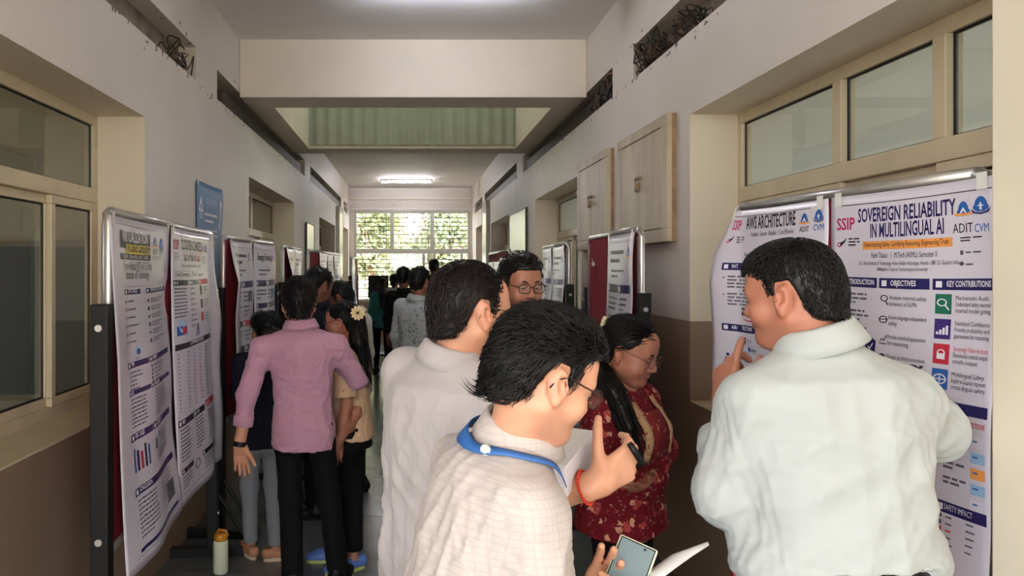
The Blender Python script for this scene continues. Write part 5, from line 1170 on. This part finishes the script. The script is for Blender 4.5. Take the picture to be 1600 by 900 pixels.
# ------------------------------------------------------------------ the people
U = arr(0, 0, 1)
M_SH_A = cloth('checked_shirt', (186, 175, 170), check=(75, (166, 156, 154), .4)); M_SH_B = cloth('plain_pale_shirt', (180, 173, 174)); M_SH_D = cloth('white_shirt', (172, 177, 177), noise=.02)
M_SH_F = cloth('mauve_shirt', (184, 138, 160)); M_SH_E = cloth('light_blue_shirt', (150, 172, 190)); M_NAVY = cloth('navy_top', (24, 26, 40)); M_BLK = cloth('black_cloth', (11, 11, 12)); M_JEAN = cloth('grey_jeans', (120, 124, 130)); M_LBLUE = cloth('light_blue_jeans', (150, 168, 186))
M_BEIGE = floral('beige_print', (206, 172, 140), [(9, .16, (186, 96, 76)), (12, .10, (226, 206, 180))], 1.0); M_TEAL = cloth('teal_top', (58, 118, 118)); M_GREYW = cloth('off_white_shirt', (196, 194, 186)); M_PAT = cloth('grey_patterned_shirt', (168, 172, 174), check=None, noise=.0)
M_KURTA = floral('maroon_floral', (112, 22, 34), [(16, .34, (178, 70, 70)), (24, .26, (214, 158, 130)), (40, .22, (150, 52, 60)), (58, .18, (232, 206, 170))], 1.0)
M_PAT = floral('grey_leaf_print', (178, 182, 184), [(30, .30, (110, 116, 122)), (46, .26, (214, 216, 216)), (60, .22, (92, 98, 106))], 1.0)
M_YOKE = floral('maroon_yoke', (128, 40, 44), [(34, .25, (206, 150, 124))], 1.0); M_LACE = floral('cream_lace', (196, 160, 122), [(50, .28, (120, 40, 44)), (70, .2, (226, 200, 160))], 1.0)
M_TAN = mat('tan_shoe', (176, 122, 92), .6); M_SOLE = mat('pale_sole', (190, 172, 150), .6)

# --- man with the lanyard and phone, nearest
A = Person('man in checked off-white shirt with blue lanyard bending over a phone', (.05, 1.42), (.95, .31), H=1.64, skin='a', res=.0075, pel=(.045, 1.42, .885), neck=W(808, 690, 1.44), head=W(850, 590, 1.40), look=(.87, .28, -.40), roll=.03, bulk=1.06,
           rsh=(.212, 1.30, 1.268), rel=(.262, 1.235, .975), rwr=(.452, 1.345, 1.018), lsh=(.115, 1.62, 1.27), lel=(.19, 1.64, .995), lwr=(.35, 1.475, 1.008), rfoot=(.08, 1.28), lfoot=(.0, 1.54), hs=1.0)
ph_c = W(977, 906, 1.43); ph_s = nrm(arr(.85, -.45, -.28)); ph_l = arr(.45, .45, .77); ph_l = nrm(ph_l-ph_s*(ph_l@ph_s)); ph_n = np.cross(ph_s, ph_l)
A.body(hands={'r': dict(d=arr(-.30, .30, .75), nrm_=arr(-.3, .62, -.42), thumb=arr(-.75, -.2, .4), curl=(.28, .75, .9, .95), tout=.5, tcurl=.6),
              'l': dict(d=arr(.45, -.05, .75), nrm_=ph_n, thumb=-ph_s, curl=(.3, .3, .35, .4), tout=.75, tcurl=.3)}, head_res=.0038, tint=.28, fine=.0036)
A.hair(n=7500, L=.048, w=.0013, flow=lambda l: np.stack([-.5+0*l[:, 0], np.where(l[:, 2] > .05, -.55, -.5), np.where(l[:, 2] > .06, -.25, -1.0)], 1), thick=(.010, .012, .018), top=.010, seed=5, st=[(-.13, -.075), (-.10, -.078), (-.06, -.062), (-.045, -.045), (-.036, .012), (-.026, .036), (.006, .036), (.012, -.016), (.024, -.012), (.030, .042), (.045, .060), (.07, .072), (.12, .076)], lift=.55, jit=.22, curl=.5, hres=.0045)
A.top(M_SH_A, hem=-.12, sleeve=.86, loose=.014, sl=1.22, folds=.0065, fl=.17, seed=11, res=.007)
A.collar(M_SH_A, stand=.030, leaf=.046, rx=.070, ry=.070, flare=.016, gap=.55)
A.legs(cloth('dark_trousers', (40, 42, 50))); A.shoes(M_BLACK); A.glasses(mat('dark_spectacle_rim', (52, 36, 28), .35, metal=.3), .0016)
# lanyard: ribbon lying round the collar, hanging on the chest
c_, fw, rt, up_, rx_, ry_ = A.col
shv = np.array([v.co[:] for q in A.root.children if q.name.startswith(('shirt', 'collar')) for v in q.data.vertices])+A.base; lc = shv-c_
lx, ly, lz = lc@rt, lc@fw, lc@up_
V = []; n_ = 56
for t in np.linspace(1.05, 2*np.pi-1.05, n_):
    ft = max(0, math.cos(t))
    for ro in (.102, .118):
        x, y = math.sin(t)*ro*1.0, math.cos(t)*(ro+.035*ft); dd = np.hypot(lx-x, ly-y); near = lz[(dd < .014) & (lz > -.2)]; z = near.max() if len(near) else -.04
        V.append(c_+rt*x+fw*y+up_*(z+.004))
for _ in range(3):
    W_ = [v.copy() for v in V]
    for i in range(2, len(V)-2): W_[i] = V[i]*.5+(V[i-2]+V[i+2])*.25+up_*.0006
    V = W_
M_LAN = mat('blue_ribbon', (46, 98, 166), .45)
o = A.add('lanyard', np.array(V), np.array([(2*i, 2*i+2, 2*i+3, 2*i+1) for i in range(n_-1)]), M_LAN); o.modifiers.new('t', 'SOLIDIFY').thickness = .002
k = int(n_*.36); e = (V[2*k]+V[2*k+1])/2; nn_ = nrm((e-c_)-up_*((e-c_)@up_)); m = MB(); m.tube([e-A.base, e+nn_*.005-A.base], .0105, 18); m.tube([e+nn_*.005-A.base, e+nn_*.007-A.base], .006, 14); m.build('snap_button', mat('snap_white', (214, 210, 202), .35), o)
# phone held by that man
r = empty('phone', tuple(ph_c)); z3 = np.zeros(3)
m = MB(); m.obox(z3, ph_s*.038, ph_l*.079, ph_n*.0045); m.build('phone_case', mat('clear_case', (206, 210, 190), .3), r, bevel=.004)
m = MB(); m.obox(ph_n*.0048, ph_s*.0345, ph_l*.0755, ph_n*.0006); m.build('bezel', M_BLACK, r)
M_SCR = emit_mat('lit_screen', (96, 112, 116), .25)
m = MB(); m.obox(ph_n*.0057+ph_l*.018, ph_s*.0325, ph_l*.055, ph_n*.0003); sc_ = m.build('screen', M_SCR, r)
m = MB(); m.obox(ph_n*.0058-ph_l*.055, ph_s*.0325, ph_l*.018, ph_n*.0003); m.build('keyboard_area', emit_mat('lit_screen_blue', (130, 160, 182), .3), r)
for k, (x, y) in enumerate(((-.02, -.042), (-.004, -.046), (.010, -.050), (-.018, -.060))):
    m = MB(); m.tube([ph_s*x+ph_l*y+ph_n*.0058, ph_s*x+ph_l*y+ph_n*.0066], .0035 if k < 3 else .005, 12); m.build('icon', mat('icon_ink', (50, 60, 90), .4), r)
m = MB(); m.tube([ph_l*.068+ph_s*.015+ph_n*.0055, ph_l*.068+ph_s*.015+ph_n*.0066], .0025, 10); m.build('camera_hole', M_BLACK, r)
tag(r, 'phone in a clear case with lit screen held by the man with lanyard', 'phone')
# folded sheets of paper below the phone
b0 = W(1070, 870, 1.54); m = MB(); V = []; Fq = []
up_e = [W(1012, 894, 1.44), W(1050, 866, 1.56), W(1076, 857, 1.59), W(1104, 849, 1.62)]; lo_e = [W(1020, 914, 1.38), W(1058, 886, 1.50), W(1083, 868, 1.55), W(1108, 852, 1.60)]
for i in range(4):
    for j in range(4): q = j/3; V.append(up_e[i]*(1-q)+lo_e[i]*q+U*.006*math.sin(q*math.pi))
for i in range(3):
    for j in range(3): a = i*4+j; Fq.append((a, a+1, a+5, a+4))
m.add(V, Fq); o = m.build('paper_sheet', mat('paper', (226, 226, 226), .7), None, b0, smooth=True); o.modifiers.new('t', 'SOLIDIFY').thickness = .001
tag(o, 'curled white paper sheet sticking out beyond the phone, held with it', 'paper')

# --- man in plain pale shirt holding the papers
B = Person('man in plain pale shirt and thin glasses holding a white box file', (.10, 1.98), (.72, .69), H=1.73, skin='a', res=.008, neck=W(706, 565, 1.97), head=W(737, 487, 1.95), look=(.88, .44, -.12), bulk=1.12, rel=(.205, 1.72, 1.13), rwr=W(934, 754, 1.6), lel=(-.01, 2.22, 1.14), lwr=(.2, 2.1, 1.13), hs=1.01)
B.body(hands={'r': dict(d=arr(.82, .25, .42), nrm_=arr(-.35, .9, .05), thumb=arr(-.30, -.1, .95), curl=(.62, .66, .7, .75), tout=.95, tcurl=.25)}, head_res=.0042, tint=.2, fine=.0036)
B.hair(n=3200, L=.026, w=.0016, m=M_HAIR2, flow=flow_back(.2), thick=(.008, .010, .011), seed=6, lift=.45, jit=.3, hres=.005, st=[(-.13, -.070), (-.10, -.074), (-.06, -.058), (-.045, -.04), (-.036, .012), (-.026, .034), (.006, .032), (.012, -.012), (.024, -.010), (.030, .045), (.045, .072), (.06, .088), (.12, .095)])
B.top(M_SH_B, hem=-.14, sleeve=.66, loose=.020, sl=1.25, folds=.0075, fl=.16, seed=21, belly=.035, res=.0075); B.collar(M_SH_B, stand=.034, leaf=.052, rx=.070, ry=.070, gap=.45)
B.legs(M_LBLUE); B.shoes(M_BLACK); B.glasses(M_METAL, .0012)
w = B.D['rwr']; d = nrm(w-B.D['rel']); a1 = nrm(np.cross(d, U)); a2 = np.cross(d, a1); br = None
M_BEAD = mat('red_thread', (196, 48, 22), .5)
bv = np.array([v.co[:] for v in B.root.data.vertices])+B.base-(w-d*.028); bv = bv[(np.abs(bv@d) < .006) & (np.linalg.norm(bv, axis=1) < .07)]; ba = np.stack([bv@a1, bv@a2], 1); bc = (ba.max(0)+ba.min(0))/2; ba = ba-bc
for t in np.arange(30)*2*math.pi/30:
    an = np.array([math.cos(t), math.sin(t)]); rr_ = np.linalg.norm(ba, axis=1)[(ba@an)/(np.linalg.norm(ba, axis=1)+1e-9) > .96].max()+.002
    q = w-d*.028+a1*(bc[0]+an[0]*rr_)+a2*(bc[1]+an[1]*rr_)-B.base; m = MB(); m.lathe((0, 0, 0), [(.0001, -.0042), (.003, -.003), (.0042, 0), (.003, .003), (.0001, .0042)], 8); m.v = [tuple(q+np.array(v)) for v in m.v]
    if br is None: br = m.build('bracelet', M_BEAD, B.root, smooth=True)
    else: m.build('bead', M_BEAD, br, smooth=True)
R1, R2 = W(928, 676, 1.74), W(884, 729, 1.555); e = nrm(arr(-.85, .50, .02)); V = []
bs = (R1+R2)/2+e*.14-U*.03; r = empty('box_file', tuple(bs)); dn = nrm(np.cross(R1-R2, e)); dn = dn if dn[2] < 0 else -dn
m = MB(); cc = (R1+R2)/2+e*.145+dn*.037; m.obox(cc-bs, (R1-R2)/2, e*.145, dn*.036); m.build('file_body', mat('white_card', (222, 218, 228), .6), r, bevel=.004)
m = MB(); m.obox((R1+R2)/2+e*.147-bs-dn*.002, (R1-R2)/2*1.03, e*.149, dn*.0015); m.build('top_sheet', mat('paper', (226, 226, 226), .7), r)
tag(r, 'thick white box file held open by the hand with the red bracelet', 'box file')
q = B.D['rwr']+arr(.075, .0, .06); m = MB(); m.tube([arr(-.012, -.02, .03), arr(.0, -.02, .012), arr(.018, -.015, -.018)], [.0065, .0075, .0065], 12); o = m.build('marker_pen', M_BLACK, None, loc=tuple(q), smooth=True); tag(o, 'black marker pen held in the hand with the red bracelet', 'pen')

# --- woman in maroon kurta
C = Person('woman in maroon floral kurta with long black hair looking down', (.79, 2.74), (.72, -.69), H=1.57, skin='c', fem=True, res=.0085, bulk=1.16, neck=W(974, 612, 2.72), head=W(984, 549, 2.68), look=(.74, -.60, -.34), hs=1.10,
           rel=W(925, 705, 2.66), rwr=W(950, 730, 2.48), lel=W(1035, 700, 2.80), lwr=W(1010, 745, 2.62))
C.body(head_res=.0042, fine=.0045)
C.hair(st=HL_WOMAN, n=2600, L=.06, w=.0016, flow=lambda l: np.stack([l[:, 0]*3, -1+0*l[:, 0], -.6+0*l[:, 0]], 1), thick=(.010, .012, .010), seed=8, lift=.25, jit=.12, hres=.005, curl=.15,
       tail=[(C.D['head']+C.hR@arr(.01, -.105, .02), .035), (C.D['head']+C.hR@arr(.05, -.10, -.08), .042), (W(958, 612, 2.60), .040), (W(970, 640, 2.56), .034), (W(982, 668, 2.53), .024), (W(988, 690, 2.53), .010)])
C.top(M_KURTA, name='kurta', hem=-.12, sleeve=.80, loose=.012, sl=1.35, folds=.005, fl=.10, seed=31, flare=.05, bust=.03, belly=.02, waist=1.06, res=.008)
C.bulk = .98; C.legs(M_BLK, loose=.0, wide=1.25, ankle=.06); C.bulk = 1.16; C.shoes(M_BLACK); C.glasses(mat('thin_rim', (120, 84, 70), .3, metal=.6), .0014, w=.024, h=.021)
# scrunchie with pearls
sc = C.D['head']+C.hR@arr(.012, -.105, .045); m0 = None
for t in np.arange(12)*2*math.pi/12:
    q = sc+C.hR@arr(.032*math.cos(t), -.012+.006*math.sin(3*t), .032*math.sin(t))-C.base; m = MB(); m.lathe((0, 0, 0), [(.0001, -.012), (.009, -.008), (.012, 0), (.009, .008), (.0001, .012)], 10); m.v = [tuple(q+np.array(v)) for v in m.v]
    x = m.build('scrunchie' if m0 is None else 'pearl_bead', mat('cream_beads', (206, 192, 160), .5), C.root if m0 is None else m0, smooth=True); m0 = m0 or x
# lace strips and yoke on the kurta, hugging the chest
def chest_strip(P_, pts, wid, m, name, off=.004):
    """pts: (side, height fraction) on the front; each point dropped on the garment from in front"""
    sh = [c for c in P_.root.children if c.name.startswith('kurta')][0]; V = np.array([v.co[:] for v in sh.data.vertices])+P_.base; loc = (V-P_.D['pel'])@P_.R; L = np.linalg.norm(P_.D['neck']-P_.D['pel']); rows = []
    for (sx_, h_) in pts:
        row = []
        for k in (-1, -.33, .33, 1):
            x, z = sx_+k*wid/2, h_*L; dd = np.hypot(loc[:, 0]-x, loc[:, 2]-z); c_ = loc[dd < .022]; y = c_[:, 1].max()-.004 if len(c_) else .1
            row.append(P_.D['pel']+P_.R@arr(x, y+off, z))
        rows.append(row)
    V = np.array(rows).reshape(-1, 3); Q = [(i*4+j, i*4+j+1, i*4+j+5, i*4+j+4) for i in range(len(rows)-1) for j in range(3)]
    o = link(name, np_mesh(name, V-P_.base, np.array(Q), mats=[m]), sh); md = o.modifiers.new('t', 'SOLIDIFY'); md.thickness = .004; md.offset = 0
for sg in (-1, 1): chest_strip(C, [(sg*(.075+.02*t), .96-.52*t) for t in np.linspace(0, 1, 12)], .036, M_LACE, 'lace_strip')
chest_strip(C, [(0, .86-.42*t) for t in np.linspace(0, 1, 12)], .12, M_YOKE, 'yoke', .002)

# --- man in white shirt at the right-hand board
D_ = Person('man in white shirt seen from behind, pointing at the AWS poster', (.915, 1.60), (.08, 1.0), H=1.79, skin='c', res=.008, bulk=1.10, neck=W(1279, 543, 1.61), head=W(1236, 463, 1.63), look=(-.68, .72, -.16), pel=(.93, 1.585, .985), hs=.89,
            lsh=(.750, 1.60, 1.405), lel=(.705, 1.655, 1.20), lwr=(.785, 1.825, 1.365), rsh=(1.055, 1.585, 1.415), rel=(1.205, 1.70, 1.325), rwr=(1.10, 1.92, 1.27), rfoot=(1.03, 1.60), lfoot=(.83, 1.60))
D_.body(hands={'l': dict(d=arr(.10, .25, .95), nrm_=arr(.9, .3, -.1), thumb=arr(-.2, -.9, .2), curl=(.12, .75, .85, .9), tout=.5, tcurl=.4)}, head_res=.0042, tint=.25, fine=.0038)
D_.hair(n=6000, L=.016, w=.0012, flow=flow_fwd(.1), thick=(.005, .006, .014), top=.006, seed=9, lift=.3, jit=.25, hres=.0048, st=[(-.13, -.060), (-.10, -.066), (-.06, -.054), (-.045, -.03), (-.036, .012), (-.026, .036), (.006, .034), (.012, -.008), (.024, -.004), (.032, .040), (.05, .056), (.075, .062), (.13, .064)])
D_.top(M_SH_D, hem=.09, sleeve=.80, loose=.018, sl=1.32, folds=.0085, fl=.22, seed=41, belly=.01, waist=1.02, res=.0075, elbow=1.12, drape=[(arr(.80, 1.60, 1.06), arr(1.06, 1.60, 1.06), .10, .10)])
D_.collar(M_SH_D, stand=.034, leaf=.052, rx=.068, ry=.066, gap=.5); D_.legs(M_BLK, waist=.14); D_.shoes(M_BLACK)
m = MB(); n_ = 30; L0 = D_.D['pel']+D_.ax*.075
for z_ in (0,): m.tube([L0+D_.R@arr(.168*math.cos(t), .122*math.sin(t), 0)-D_.base for t in np.linspace(0, 2*np.pi, n_)], .014, 6)
m.build('belt', mat('leather_belt', (22, 20, 20), .4), D_.root, smooth=True)

# --- bespectacled bearded man behind
E = Person('bearded man with glasses in light blue shirt behind the two near men', (.46, 3.08), (.30, -.95), H=1.71, skin='c', res=.010, head=W(814, 447, 3.05), look=(.28, -.95, -.08), lel=W(905, 640, 3.0), lwr=W(895, 720, 2.9))
E.body(head_res=.0055, tint=.9); E.hair(n=900, L=.03, w=.0022, flow=flow_back(.5), thick=(.011, .010, .020), top=.010, seed=10); E.top(M_SH_E, hem=-.26, sleeve=.7, folds=.004, seed=51, flare=.015); E.collar(M_SH_E); E.legs(M_LBLUE); E.shoes(M_BLACK); E.glasses(M_BLACK, .0016)

# --- man in mauve shirt
Fp = Person('man in mauve shirt and black trousers with his back turned', (-.565, 3.93), (.05, 1.0), H=1.67, skin='b', res=.009, neck=W(470, 515, 3.92), head=W(467, 474, 3.94), look=(-.15, .98, -.05), pel=W(474, 655, 3.93),
            lsh=W(410, 545, 3.88), lel=W(386, 618, 3.84), lwr=W(375, 696, 3.82), rsh=W(526, 541, 3.93), rel=W(558, 592, 4.02), rwr=W(520, 556, 4.22), lfoot=W(457, 900, 3.85)[:2], rfoot=W(528, 900, 3.95)[:2], hs=1.05)
Fp.body(hands={'l': dict(d=arr(.08, .0, -1), nrm_=arr(.25, -.95, 0), thumb=arr(1, .2, 0), curl=(.18, .22, .25, .3), tout=.45, tcurl=.2)}, fine=.0045)
Fp.hair(n=1800, L=.03, w=.0022, flow=flow_down(), thick=(.014, .014, .018), top=.006, seed=12, lift=.7); Fp.top(M_SH_F, hem=-.16, sleeve=.80, loose=.012, sl=1.2, folds=.0065, fl=.10, seed=61, vert=1.6, res=.008); Fp.collar(M_SH_F, leaf=.045); Fp.legs(M_BLK, waist=.02, ankle=.058, wide=1.05); Fp.shoes(M_BLACK, M_SOLE)
w = Fp.D['lwr']; d = nrm(w-Fp.D['lel']); m = MB(); m.tube([w-d*.022-Fp.base, w+d*.004-Fp.base], .0335, 18); m.build('wrist_watch', M_BLACK, Fp.root, smooth=False)

# --- woman in navy top and grey jeans
G = Person('woman in navy top and grey jeans standing at the left boards', W(408, 420, 4.42)[:2], (-.55, .83), H=1.47, skin='c', fem=True, res=.010, bulk=1.05, head=W(414, 516, 4.42), neck=W(410, 553, 4.42), pel=W(408, 668, 4.42), lfoot=W(392, 878, 4.35)[:2], rfoot=W(430, 886, 4.30)[:2], lel=W(372, 610, 4.36), lwr=W(390, 640, 4.62), toe={'l': arr(-.5, .85, 0), 'r': arr(.8, .3, 0)}, hs=1.05)
G.body(); G.hair(st=HL_WOMAN, n=900, L=.06, w=.003, thick=(.020, .022, .02), seed=13, jit=.2, tail=[(G.D['head']+G.hR@arr(0, -.07, -.02), .075), (G.D['head']+G.hR@arr(0, -.06, -.12), .06)]); G.top(M_NAVY, name='blouse', hem=-.13, sleeve=.85, sl=1.2, flare=.01, seed=71, bust=.02); G.legs(M_JEAN, ankle=.05, end=.075); G.shoes(M_TAN, M_SOLE, low=.9)

# --- woman in beige print with a flower clip
H_ = Person('woman in beige printed top with a daisy clip in her hair', W(548, 420, 4.32)[:2], (-1, .12), H=1.56, skin='c', fem=True, res=.009, bulk=1.0, head=W(533, 502, 4.28), neck=W(545, 545, 4.32), look=(-.97, .10, -.18), pel=W(552, 660, 4.32), rfoot=W(552, 872, 4.16)[:2], lfoot=W(525, 884, 4.30)[:2],
            rel=W(556, 645, 4.20), rwr=W(528, 690, 4.12), toe={'r': arr(-.8, -.45, 0), 'l': arr(-.9, -.2, 0)})
H_.body(hands={}, fine=.0055); H_.hair(st=HL_WOMAN, n=1000, L=.06, w=.0026, thick=(.012, .014, .012), seed=14, jit=.15, tail=[(H_.D['head']+H_.hR@arr(.03, -.08, -.01), .06), (W(560, 535, 4.26), .055), (W(566, 560, 4.25), .04), (W(570, 580, 4.25), .02)])
H_.top(M_BEIGE, name='kurta', hem=-.10, sleeve=.42, sl=1.35, folds=.004, flare=.012, seed=81, bust=.025, waist=1.05); H_.legs(M_BLK, wide=1.15, ankle=.055, end=.10); H_.shoes(mat('blue_slipper', (84, 116, 190), .5), mat('lime_sole', (176, 190, 110), .6), low=.9); H_.glasses(M_BLACK, .0016)
fc = W(559, 489, 4.19); dv = nrm(arr(-.559, 489-4.19, 0)*0+arr(.25, -.95, .1)); a1 = nrm(np.cross(dv, U)); a2 = np.cross(a1, dv); m0 = None
for k in range(11):
    t = k*2*math.pi/11; u_ = a1*math.cos(t)+a2*math.sin(t); v_ = np.cross(u_, dv); m = MB(); m.add([fc+q-H_.base for q in (u_*.006, u_*.03+v_*.010, u_*.042+v_*.004, u_*.042-v_*.004, u_*.03-v_*.010, u_*.02+dv*.005)], [(0, 4, 5), (0, 5, 1), (5, 4, 3, 2, 1)])
    x = m.build('flower_clip' if m0 is None else 'petal', mat('cream_petal', (232, 208, 164), .6), H_.root if m0 is None else m0); x.modifiers.new('t', 'SOLIDIFY').thickness = .003; m0 = m0 or x

# --- the group behind, and people far down the corridor
def extra(label, px, depth, hy, face, top, pants, H, skin='d', fem=False, look=None, hairn=500, long=False, name='shirt', bodypx=None, hem=-.13, res=.012, flow=None, sleeve=.85, **k):
    b = W(bodypx or px, 420, depth); P_ = Person(label, b[:2], face, H=H, skin=skin, fem=fem, res=res, head=W(px, hy, depth), look=look or arr(face[0], face[1], -.05), **k)
    P_.body(); hd = P_.D['head']; tl = [(hd+P_.hR@arr(0, -.08, .0), .06), (hd+P_.hR@arr(0, -.10, -.15), .065), (hd+P_.hR@arr(0, -.11, -.36), .03)] if long else None
    P_.hair(st=HL_WOMAN if fem else HL_MAN, n=hairn, L=.03, w=.003, tail=tl, thick=(.013, .013, .018), flow=flow); P_.top(top, name=name, hem=hem, sleeve=sleeve, seed=int(px)); P_.legs(pants); P_.shoes(M_BLACK)
    if not fem: P_.collar(top)
    return P_
extra('tall dark haired man leaning in behind the man in mauve', 498, 5.1, 447, (-.85, .3), M_NAVY, M_BLK, 1.69, look=(.5, .6, -.35))
extra('person in off-white shirt half hidden behind the woman with the daisy clip', 530, 5.55, 466, (-.9, .25), M_GREYW, M_BLK, 1.60, bodypx=556, look=(-.9, .1, -.4))
extra('man in grey leaf-print shirt with dark trousers walking ahead', 657, 6.5, 440, (.55, .83), M_PAT, M_BLK, 1.69, skin='c', bodypx=652, res=.010, hairn=900, bulk=1.06, sleeve=.95)
extra('man dressed in black left of the leaf-print shirt', 631, 9.0, 433, (.3, .95), M_BLK, M_BLK, 1.68)
extra('woman in teal top with long black hair and black skirt-like trousers', 597, 12.0, 445, (-.05, 1), M_TEAL, M_BLK, 1.56, fem=True, long=True, name='blouse')
extra('person in white top far ahead beside the woman in teal', 617, 13.4, 438, (.5, .8), M_GREYW, M_BLK, 1.60, fem=True, name='blouse')
extra('tall man far ahead just below the end window transom', 678, 13.0, 417, (.0, 1), M_GREYW, M_BLK, 1.80)
